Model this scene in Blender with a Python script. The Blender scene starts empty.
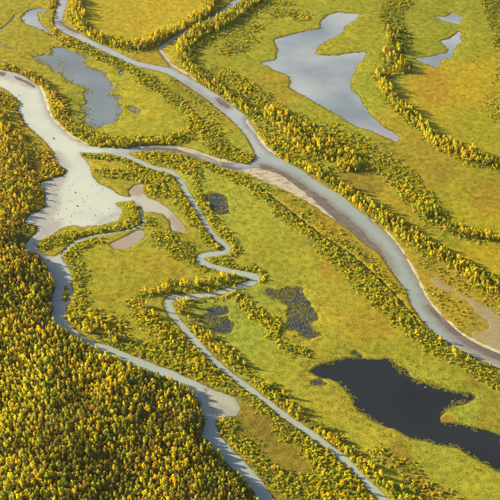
import bpy, math, random
import numpy as np
from mathutils import Vector
R = math.radians
rng = np.random.default_rng(7)
random.seed(7)
sc = bpy.context.scene
col = sc.collection

# ---------------------------------------------------------------- camera
H, CY, DEP, FOV = 700.0, -900.0, 38.0, 22.0
cam_d = bpy.data.cameras.new('camera')
cam = bpy.data.objects.new('camera', cam_d); col.objects.link(cam)
cam.location = (0, CY, H); cam.rotation_euler = (R(90 - DEP), 0, 0)
cam_d.sensor_fit = 'HORIZONTAL'; cam_d.angle = R(FOV)
cam_d.clip_start = 1.0; cam_d.clip_end = 40000
sc.camera = cam
# ---------------------------------------------------------------- sky, sun, exposure
SUN_EL = 18.0
SX, SY = -1.0, 0.30                      # horizontal direction towards the sun
w = bpy.data.worlds.new('World'); sc.world = w; w.use_nodes = True
nt = w.node_tree; nt.nodes.clear()
sky = nt.nodes.new('ShaderNodeTexSky'); sky.sky_type = 'NISHITA'; sky.sun_disc = False
sky.sun_elevation = R(SUN_EL); sky.sun_rotation = math.atan2(SX, SY)
sky.altitude = 700; sky.air_density = 0.8; sky.dust_density = 4.0
bg = nt.nodes.new('ShaderNodeBackground'); bg.inputs['Strength'].default_value = 0.075
wo = nt.nodes.new('ShaderNodeOutputWorld')
nt.links.new(sky.outputs[0], bg.inputs[0]); nt.links.new(bg.outputs[0], wo.inputs[0])
sd = bpy.data.lights.new('sun', 'SUN'); sd.energy = 5.0; sd.angle = R(0.9); sd.color = (1.0, 0.83, 0.58)
so = bpy.data.objects.new('sun', sd); col.objects.link(so)
hh = math.hypot(SX, SY)
sv = Vector((SX/hh*math.cos(R(SUN_EL)), SY/hh*math.cos(R(SUN_EL)), math.sin(R(SUN_EL))))
so.rotation_euler = sv.to_track_quat('Z', 'Y').to_euler(); so.location = (-600, 200, 400)
vs = sc.view_settings
vs.view_transform = 'Standard'; vs.look = 'None'; vs.gamma = 1.0; vs.use_curve_mapping = False
vs.exposure = 1.82
sc.cycles.max_bounces = 4; sc.cycles.diffuse_bounces = 2; sc.cycles.glossy_bounces = 2; sc.cycles.transmission_bounces = 3; sc.cycles.volume_bounces = 0; sc.cycles.use_light_tree = False

# ---------------------------------------------------------------- photo pixel (500 x 500) <-> ground
F = 250.0/math.tan(R(FOV/2))
cd, sdp = math.cos(R(DEP)), math.sin(R(DEP))
def to_world(p):
    p = np.asarray(p, float)
    a = (p[..., 0]-250)/F; b = (250-p[..., 1])/F
    dy = cd + b*sdp; dz = -sdp + b*cd
    t = -H/dz
    return np.stack([a*t, CY + dy*t], -1)
def to_px(x, y, z=0.0):
    X, Y, Z = x, y-CY, z-H
    d = Y*cd - Z*sdp; u = Y*sdp + Z*cd
    return 250 + X/d*F, 250 - u/d*F, d

# ---------------------------------------------------------------- grid on the ground, one metre apart
GX0, GX1 = -345, 345
GY0 = int(to_world((250, 545))[1]); GY1 = int(to_world((250, -35))[1])
gx = np.arange(GX0, GX1+1, 1.0); gy = np.arange(GY0, GY1+1, 1.0)
NX, NY = len(gx), len(gy)
def vnoise(x, y, scale, seed):
    r = np.random.default_rng(seed); n = 256
    lat = r.random((n, n))
    u = np.asarray(x)/scale + 1000.37; v = np.asarray(y)/scale + 1000.71
    i = np.floor(u).astype(int); j = np.floor(v).astype(int)
    fu = u-i; fv = v-j; fu = fu*fu*(3-2*fu); fv = fv*fv*(3-2*fv)
    i0, i1, j0, j1 = i % n, (i+1) % n, j % n, (j+1) % n
    return (lat[i0, j0]*(1-fu)+lat[i1, j0]*fu)*(1-fv) + (lat[i0, j1]*(1-fu)+lat[i1, j1]*fu)*fv
def fbm(x, y, scale, seed, octs=3):
    s = 0; a = 1; t = 0
    for k in range(octs):
        s = s + a*vnoise(x, y, scale/2**k, seed+k); t += a; a *= .5
    return s/t
XX, YY = np.meshgrid(gx, gy, indexing='ij')

def chaikin(p, it=2, closed=True, cut=.25):
    p = np.asarray(p, float)
    for _ in range(it):
        q = np.roll(p, -1, 0) if closed else p[1:]
        a = p if closed else p[:-1]
        n = np.empty((len(a)*2, 2)); n[0::2] = a*(1-cut)+q*cut; n[1::2] = a*cut+q*(1-cut)
        if not closed: n = np.vstack([p[:1], n, p[-1:]])
        p = n
    return p
def ribbon(pts):
    """polyline of (x, y, half width) in photo pixels -> closed outline"""
    p = np.asarray(pts, float)
    c = chaikin(p[:, :2], 2, False)
    # arc-length interpolation of the half width
    def al(q): return np.concatenate([[0], np.cumsum(np.hypot(*np.diff(q, axis=0).T))])
    s0 = al(p[:, :2]); s1 = al(c); hw = np.interp(s1/s1[-1], s0/s0[-1], p[:, 2])
    t = np.gradient(c, axis=0); t /= np.maximum(np.hypot(t[:, 0], t[:, 1]), 1e-6)[:, None]
    n = np.stack([-t[:, 1], t[:, 0]], -1)
    out = []
    for k in range(len(c)-1):       # quads, later united by a maximum of distances
        out.append(np.array([c[k]+n[k]*hw[k], c[k+1]+n[k+1]*hw[k+1], c[k+1]-n[k+1]*hw[k+1], c[k]-n[k]*hw[k]]))
    return c, hw
def poly_sdf(px, smooth=2, R_=14.0):
    """signed distance grid, positive inside, clamped to R_"""
    p = chaikin(px, smooth, True, .25 if smooth > 1 else .13) if smooth else np.asarray(px, float)
    q = to_world(p)
    d = np.full((NX, NY), R_, np.float32)
    a, b = q, np.roll(q, -1, 0)
    inside = np.zeros((NX, NY), bool)
    for (x0, y0), (x1, y1) in zip(a, b):
        n = max(1, int(math.hypot(x1-x0, y1-y0)/8))
        for k in range(n):
            xa, ya = x0+(x1-x0)*k/n, y0+(y1-y0)*k/n; xb, yb = x0+(x1-x0)*(k+1)/n, y0+(y1-y0)*(k+1)/n
            i0 = max(0, int(min(xa, xb)-R_-GX0)); i1 = min(NX, int(max(xa, xb)+R_-GX0)+2)
            j0 = max(0, int(min(ya, yb)-R_-GY0)); j1 = min(NY, int(max(ya, yb)+R_-GY0)+2)
            if i0 >= i1 or j0 >= j1: continue
            gxx = gx[i0:i1, None]-xa; gyy = gy[None, j0:j1]-ya
            ex, ey = xb-xa, yb-ya; L = ex*ex+ey*ey+1e-9
            t = np.clip((gxx*ex+gyy*ey)/L, 0, 1)
            dd = np.hypot(gxx-t*ex, gyy-t*ey)
            v = d[i0:i1, j0:j1]; np.minimum(v, dd, out=v)
        # even-odd fill, by grid column in x
        if x0 == x1: continue
        lo, hi = (x0, x1) if x0 < x1 else (x1, x0)
        i0 = max(0, int(math.ceil(lo-GX0))); i1 = min(NX, int(math.ceil(hi-GX0)))
        for i in range(i0, i1):
            yc = y0+(y1-y0)*(gx[i]-x0)/(x1-x0)
            j = int(math.ceil(yc-GY0))
            if j < NY: inside[i, max(j, 0):] ^= True
    return np.where(inside, d, -d).astype(np.float32)
def line_sdf(pts, R_=14.0):
    c, hw = ribbon(pts)
    q = to_world(c); qh = to_world(np.stack([c[:, 0]+1, c[:, 1]], -1)); m = np.hypot(*(qh-q).T)
    # a band keeps its width in the picture: across the view it is hw pixels, along the view hw pixels too
    t = np.gradient(c, axis=0); t /= np.maximum(np.hypot(t[:, 0], t[:, 1]), 1e-6)[:, None]
    n = np.stack([-t[:, 1], t[:, 0]], -1)*hw[:, None]
    wl, wr = to_world(c+n), to_world(c-n)
    tw = np.gradient(q, axis=0); tw /= np.maximum(np.hypot(tw[:, 0], tw[:, 1]), 1e-6)[:, None]
    dv = wl-wr; r = .5*np.abs(dv[:, 0]*tw[:, 1]-dv[:, 1]*tw[:, 0])
    out = np.full((NX, NY), -R_, np.float32)
    for k in range(len(q)-1):
        L0 = math.hypot(*(q[k+1]-q[k])); n_ = max(1, int(L0/6))
        for s in range(n_):
            A = q[k]+(q[k+1]-q[k])*s/n_; B = q[k]+(q[k+1]-q[k])*(s+1)/n_
            ra = r[k]+(r[k+1]-r[k])*s/n_; rb = r[k]+(r[k+1]-r[k])*(s+1)/n_
            W = R_+max(ra, rb)
            i0 = max(0, int(min(A[0], B[0])-W-GX0)); i1 = min(NX, int(max(A[0], B[0])+W-GX0)+2)
            j0 = max(0, int(min(A[1], B[1])-W-GY0)); j1 = min(NY, int(max(A[1], B[1])+W-GY0)+2)
            if i0 >= i1 or j0 >= j1: continue
            gxx = gx[i0:i1, None]-A[0]; gyy = gy[None, j0:j1]-A[1]
            ex, ey = B[0]-A[0], B[1]-A[1]; L = ex*ex+ey*ey+1e-9
            t_ = np.clip((gxx*ex+gyy*ey)/L, 0, 1)
            dd = (ra+(rb-ra)*t_) - np.hypot(gxx-t_*ex, gyy-t_*ey)
            v = out[i0:i1, j0:j1]; np.maximum(v, dd, out=v)
    return np.clip(out, -R_, R_)
def T(x0, y0, s, pts):           # points read off an enlarged tile of the photograph
    return [(x0+a/s, y0+b/s) for a, b in pts]

# ---------------------------------------------------------------- the water bodies (photo pixels)
west = [(-45, 56), (-15, 65), (0, 70), (12, 72), (22, 76), (35, 84), (41, 89), (45, 100), (48, 111), (58, 125), (66, 132), (75, 139), (89, 145.5),
 (100, 148), (112, 149), (112, 153.5), (100, 153), (79.5, 152), (81, 156), (86, 160), (90, 169), (91, 176), (99, 184), (110, 189), (120, 196.5), (134, 197.5), (134, 200.5),
 (118, 202), (114, 203.5), (120, 208), (122.5, 212), (117.5, 221), (100, 225), (82.5, 227), (72.5, 224.5), (60, 229), (54, 234), (41, 239),
 (36, 244), (38, 249), (44, 254), (52, 256), (61, 252), (66, 265), (72.5, 277.5), (71, 297.5), (66, 305), (65.5, 317.5), (72.5, 327.5),
 (87.5, 339), (107.5, 346), (125, 352), (150, 362.5), (180, 375), (200, 384), (215, 390), (230, 395), (236, 398), (240, 407.5), (237, 414),
 (225, 417.5), (217.5, 420), (217, 427.5), (222.5, 437.5), (232.5, 450), (245, 461), (257.5, 475), (265, 487.5), (274, 500), (287, 515),
 (305, 550), (282, 550), (268, 515), (257, 500), (249, 485), (235, 470), (221, 458), (211, 447), (202, 437), (205, 423), (202, 412), (200, 401),
 (188, 390), (170, 380), (155, 375), (125, 362), (100, 353), (86, 347), (73, 339), (58, 329), (49, 318), (53, 310), (51, 302), (54, 292),
 (56, 283), (49, 278), (49, 269), (43, 262), (38, 254), (27, 252), (24, 247), (28, 240), (37, 232.5), (36, 226), (25, 223), (31, 213),
 (37.5, 212), (47.5, 206), (45, 202.5), (45, 192.5), (40, 183), (54, 177.5), (64, 175), (66, 170), (54, 161), (57, 153), (50, 147.5),
 (44, 140), (35, 132.5), (26, 125), (22, 117), (18, 107.5), (20.5, 102.5), (12.5, 94), (0, 86), (-15, 80), (-45, 72)]
isle = [(66, 285), (69, 290), (70, 297), (67, 303), (62.5, 303), (62, 297), (64, 290)]
meander = [(105, 150.8, 2.2), (125, 154.5, 2.4), (135, 160, 2.4), (152, 167.5, 2.4), (170, 171, 2.4), (179, 177.5, 2.6), (185, 190, 2.8), (192.5, 202.5, 2.8),
 (200, 215, 2.8), (207.5, 227.5, 2.8), (217.5, 239, 2.8), (228, 247, 2.6), (227, 252.5, 2.4), (217, 253.5, 2.6), (203, 255, 3), (198, 260, 3.2), (207, 265, 2.6), (225, 270, 2.2),
 (246, 274, 2.6), (258, 278, 3.4), (252, 283, 3), (232, 289.5, 2.4), (207, 295.5, 2.4), (187, 297, 2.8), (172.5, 297, 3.4), (167, 302, 3.8), (170, 311, 3.6), (180, 324, 3.2),
 (195, 341, 3), (214, 361, 2.8), (237, 379.5, 2.6), (268, 402.5, 2.7), (286, 417, 2.8), (311, 434, 2.9), (330, 447, 3), (346, 461, 3.3), (360, 475, 3.4), (374, 490, 3.6), (390, 506, 3.8), (430, 548, 4)]
inner = [(129, 191), (134, 185), (144, 184), (141, 191), (147.5, 197.5), (157.5, 201), (165, 206), (175, 214), (181, 221), (186.5, 231), (181, 232.5), (171, 229.5), (169.5, 221),
 (162.5, 215), (152.5, 212.5), (144, 212.5), (141, 207.5), (137, 203), (133, 200.5), (131, 199)]
creek = [(136, 202, 1.6), (140, 210, 1.5), (142, 217, 1.5), (145, 223, 1.6), (140, 226, 1.4), (128, 231, 1.3), (110, 233.5, 1.2), (97, 235.5, 1.2), (86, 238, 1.2), (74, 242.5, 1.3), (66, 250, 1.4), (61, 257, 1.4)]
mudpond = [(108.6, 245.6), (119, 250), (131, 247.5), (140, 241), (146, 234), (143, 229.5), (133, 231.5), (124, 237.5), (111.5, 243)]
side = [(100, 147), (125, 149), (140, 146), (165, 145), (178, 146), (195, 150), (215, 157), (235, 162.5), (256, 165), (256, 173), (245, 172.5), (235, 171.5),
 (222, 168), (205, 161.5), (190, 156), (170, 151), (150, 150.5), (135, 152), (122, 154)]
upper = [(75, -40, 4), (66, -10, 4), (62, 6, 4), (57.5, 20, 4), (60, 27, 4.2), (72.5, 33, 3.4), (88, 41.5, 2.8), (105, 49, 2.8), (122, 57, 2.6), (135, 63.5, 2.4), (150, 66.5, 2.4),
 (167, 70, 3), (182, 77.5, 4.2), (200, 89, 4.6), (215, 99, 5), (232, 112, 6), (247, 126, 6.5), (256, 144, 5), (265, 156, 6.5), (275, 163, 7)]
branch = [(300, -40, 2.6), (262, -14, 2.6), (237.5, 0, 2.4), (225, 10, 2.3), (212, 19, 2), (197, 26, 1.6), (178, 36, 1.4), (162, 46, 1.6), (160, 50, 1.8), (165, 57.5, 1.8), (170, 64, 1.8), (176, 71, 2)]
mainr = [(256, 156), (266, 149), (282.5, 160), (300, 169), (322.5, 184), (342, 196), (360, 210.5), (375, 222), (390, 236), (402, 250), (412, 268), (419, 279), (425, 293),
 (435, 308), (447.5, 321), (462.5, 335.5), (480, 345), (500, 354.5), (530, 364), (560, 372), (560, 392), (530, 381), (500, 369), (482.5, 361), (460, 350), (440, 338), (424, 323), (412, 307),
 (407, 291), (390, 268), (380, 253), (367.5, 246), (350, 230), (325, 213.5), (307.5, 201.5), (287.5, 190.5), (265, 181), (250, 174), (246, 168)]
ponds = {
 'p1': (T(0, 0, 4, [(85, 70), (110, 45), (150, 32), (195, 38), (185, 48), (155, 50), (150, 62), (160, 85), (175, 108), (195, 125), (215, 149), (190, 134), (165, 118), (130, 105), (100, 95)]), .6),
 'p2': ([(29, 56), (42, 55), (50, 54), (51, 48.5), (59, 48), (75.5, 51), (84.5, 54), (86, 66.5), (102.5, 72), (106, 81), (111.5, 85), (113, 92.5), (119, 97), (121, 111.5), (118, 121), (104, 125),
   (95, 129), (86, 121.5), (86, 112.5), (77, 108.5), (84.5, 103), (85.6, 90), (77, 84.5), (65, 75.5), (52, 68), (43, 63)], 2.6),
 'p3': ([(260, 62.5), (265, 61.5), (276, 60), (277, 54), (278, 49), (274, 39.5), (287.5, 36), (304, 31), (320, 29), (321, 22.5), (326, 16), (337.5, 12), (345, 13), (361, 14), (356, 20), (345, 26),
   (343, 32.5), (327.5, 41), (318, 46), (316, 54.5), (332.5, 55.5), (350, 53), (367, 51.5), (364, 59), (357.5, 65), (355.5, 71), (349, 85), (351, 91), (360, 96), (364, 105), (372, 116), (385, 128),
   (394, 133), (400, 138), (397, 142.5), (388, 138.5), (374, 132.5), (352, 124.5), (340, 116.5), (325, 108), (305, 96.5), (289, 88), (291, 81), (287.5, 75), (272.5, 69.5)], .5),
 'p4': (T(375, 0, 4, [(153, 235), (230, 225), (285, 210), (297, 203), (275, 180), (258, 163), (300, 155), (335, 126), (347, 128), (342, 150), (350, 170), (325, 180), (315, 205), (310, 232), (265, 238), (250, 274), (215, 260)]), .4),
 'p5': (T(375, 0, 4, [(234, 63), (280, 68), (310, 50), (330, 63), (359, 67), (340, 85), (343, 100), (310, 93), (270, 83)]), .4),
 'p6': (T(250, 250, 4, [(65, 158), (100, 168), (150, 152), (215, 150), (228, 190), (248, 215), (258, 250), (268, 280), (258, 310), (270, 335), (252, 352), (205, 337), (163, 317), (153, 290), (158, 250), (148, 218), (108, 198), (65, 182)]), 2.0),
 'p7': (T(125, 125, 4, [(322, 282), (345, 270), (378, 276), (400, 288), (410, 320), (415, 348), (385, 358), (348, 342), (328, 315)]), 1.9),
 'p8': (T(125, 250, 4, [(330, 237), (365, 221), (408, 232), (414, 250), (380, 262), (340, 254)]), .9),
 'p9': (T(125, 250, 4, [(310, 268), (345, 258), (355, 275), (385, 272), (420, 266), (434, 295), (412, 330), (365, 330), (345, 300), (320, 292)]), 2.2),
 'dark': ([(310, 371), (325, 364), (345, 358), (370, 359), (390, 359), (397, 366), (406, 370), (410, 377.5), (428, 385), (446, 388), (458.5, 393), (469, 393), (474, 397), (464, 404.5), (449.5, 408.5), (440, 417),
   (443, 423), (464, 425), (478, 429), (493, 433), (505, 437), (530, 448), (560, 458), (560, 502), (530, 487), (500, 471), (475, 458.5), (457, 448), (435, 444), (410, 437), (392, 428), (374, 421), (359.5, 412),
   (354, 406), (354, 399), (345, 388), (331, 379), (320, 377)], .7),
 'q1': (T(250, 250, 4, [(408, 408), (420, 404), (430, 412), (445, 418), (448, 430), (432, 428), (425, 416), (412, 418)]), .25),
 'q2': ([(119, 72), (123, 71), (125, 74), (121, 76)], .5),
 'q3': ([(127, 107), (133, 106.5), (141, 111), (139, 114), (131, 111)], .8),
 'q4': ([(311, 382), (320, 379.5), (327, 384), (322, 386), (313, 385)], 1.2),
}
streams = {'s1': [(-30, 50, .5), (-6, 32.5, .45), (4, 28, .4), (11, 22, .4), (16, 15, .7)], 's2': [(-30, 36, .3), (-5, 42, .35), (6, 46, .6), (13, 49, .4)]}

WB = {}
WB['west'] = np.minimum(poly_sdf(west, 1), -poly_sdf(isle, 1)+0)
WB['meander'] = line_sdf(meander)
WB['inner'] = poly_sdf(inner, 1)
WB['creek'] = line_sdf(creek)
WB['mudpond'] = poly_sdf(mudpond, 2)
WB['side'] = poly_sdf(side, 1)
WB['upper'] = line_sdf(upper)
WB['branch'] = line_sdf(branch)
WB['main'] = poly_sdf(mainr, 1)
rag = (fbm(XX, YY, 7, 11, 3)-.5)*2 + (vnoise(XX, YY, 18, 15)-.5)*1.0
for k in WB: WB[k] = WB[k] + rag*(1.7 if k == 'west' else .9)
for k, (p, am) in ponds.items(): WB[k] = poly_sdf(p, 1) + rag*2.0*am
for k, p in streams.items(): WB[k] = line_sdf(p) + rag*.4
PUg, PVg, _ = to_px(XX, YY, 0)
WB['lower'] = np.where(PVg > 252, WB['west'], -14).astype(np.float32); WB['west'] = np.where(PVg > 252, -14, WB['west']).astype(np.float32)
water = np.max(np.stack(list(WB.values())), 0)

# ---------------------------------------------------------------- ground heights
def sstep(a, b, x):
    t = np.clip((x-a)/(b-a), 0, 1); return t*t*(3-2*t)
und = (fbm(XX, YY, 22, 31, 3)-.5)
land = -water
hgt = np.where(land > 0, 0.45*sstep(0, 2.2, land) + 0.25*sstep(2, 13, land), -0.6*sstep(0, 3, water))
hgt = hgt + und*0.35*sstep(1, 9, land) + (fbm(XX, YY, 4, 41, 2)-.5)*.08*sstep(.5, 3, land)
shade_groove = line_sdf([(258, 187, .6), (272, 197, .8), (287, 208, .9), (307, 225, .9), (325, 238, .8), (345, 250, .8), (370, 270, .9), (392, 292, .9), (412, 314, .8), (420, 326, .6)])  # groove carved and darkened to stand for the shrub row's shadow
hgt = hgt - .9*sstep(-1.5, 1.0, shade_groove+rag*.8)*(water < -2)
hgt = hgt.astype(np.float32)
def sample(grid, x, y, bil=False):
    u = np.clip(np.asarray(x)-GX0, 0, NX-1.001); v = np.clip(np.asarray(y)-GY0, 0, NY-1.001)
    if not bil: return grid[np.rint(u).astype(int), np.rint(v).astype(int)]
    i = u.astype(int); j = v.astype(int); fu = u-i; fv = v-j
    return (grid[i, j]*(1-fu)+grid[i+1, j]*fu)*(1-fv)+(grid[i, j+1]*(1-fu)+grid[i+1, j+1]*fu)*fv

# ---------------------------------------------------------------- where trees and shrubs grow (photo pixels of their feet)
def off(pts, d=2.0): return [(a, b+d, c) for a, b, c in pts]
birch_poly = [  # (outline, density)
 ([(-60, 232), (20, 232), (30, 254), (46, 264), (52, 276), (57, 285), (55, 300), (54, 320), (66, 333), (88, 348), (113, 357), (143, 370), (173, 382), (195, 394), (204, 415), (206, 437),
   (218, 452), (236, 469), (252, 488), (262, 510), (276, 550), (-60, 550)], 1.0),
]
birch_line = [  # taller trees along banks: (x, y, half width), density
 (off([(20, 70, 2), (47, 86, 3), (57, 97, 3), (60, 112, 3), (68, 124, 3), (86, 136, 3), (111, 142, 3), (144, 142, 3), (175, 138, 3)]), .35),
 (off([(74, -20, 5), (76, 0, 5), (79, 15, 5), (84, 27, 4), (95, 36, 4), (110, 41, 4), (125, 44, 3.5), (140, 45, 4), (152, 40, 3.5), (170, 31, 3.5), (187, 24, 3.5), (202, 14, 4), (212, 0, 5), (222, -20, 5)]), .7),
 (off([(270, -16, 6), (245, 4, 6), (230, 15, 6), (212, 25, 6), (195, 33, 6), (186, 43, 6), (182, 53, 5), (187, 65, 5), (198, 75, 4), (210, 84, 4), (220, 92, 4), (235, 102, 5), (247, 112, 5)]), .9),
 (off([(272, 112, 6), (290, 125, 10), (305, 135, 12), (322, 147, 11), (340, 155, 9), (352, 165, 7)]), .75),
 (off([(300, 165, 4), (320, 174, 4), (341, 188, 5), (360, 203, 5), (375, 212, 5), (392, 224, 6), (410, 234, 6), (428, 246, 6), (447, 257, 6), (464, 266, 6), (482, 278, 6), (500, 291, 7), (540, 318, 7)]), .9),
 (off([(420, 205, 5), (432, 215, 6), (445, 225, 4), (460, 232, 3), (480, 236, 2.5), (500, 239, 2.5), (540, 243, 3)]), .6),
 (off([(378, 70, 4), (380, 80, 4), (390, 97, 4), (405, 110, 4.5), (420, 122, 4.5), (430, 137, 4), (450, 146, 5), (467, 154, 5), (482, 159, 5), (500, 162, 5), (540, 170, 6)]), .8),
 (off([(390, 30, 6), (395, 42, 8), (388, 60, 7), (405, 68, 4)]), .45),
 (off([(257, 380, 4), (275, 395, 4), (290, 405, 4), (307, 422, 4), (325, 435, 5), (342, 450, 5), (357, 462, 5), (376, 476, 5), (392, 487, 5), (410, 500, 5), (440, 530, 6)]), .3),
 (off([(182, 297, 3), (179, 304, 3), (184, 314, 4), (196, 328, 4), (211, 340, 4), (226, 352, 4), (240, 365, 4)]), .35),
 (off([(150, 293, 3), (170, 286, 3), (190, 285, 3), (212, 282, 3), (232, 277, 3)]), .35),
 (off([(135, 300, 4), (150, 320, 6), (165, 335, 6), (180, 350, 6), (200, 365, 5)]), .15),
 (off([(-20, 100, 10), (8, 120, 8), (14, 150, 12), (22, 175, 14), (15, 200, 16), (12, 222, 14)]), .38),
 (off([(65, 317, 2), (80, 322, 7), (100, 328, 8), (118, 338, 5)]), .35),
 (off([(400, 318, 3), (425, 336, 3), (450, 352, 3), (480, 366, 3)]), .12),
]
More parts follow.
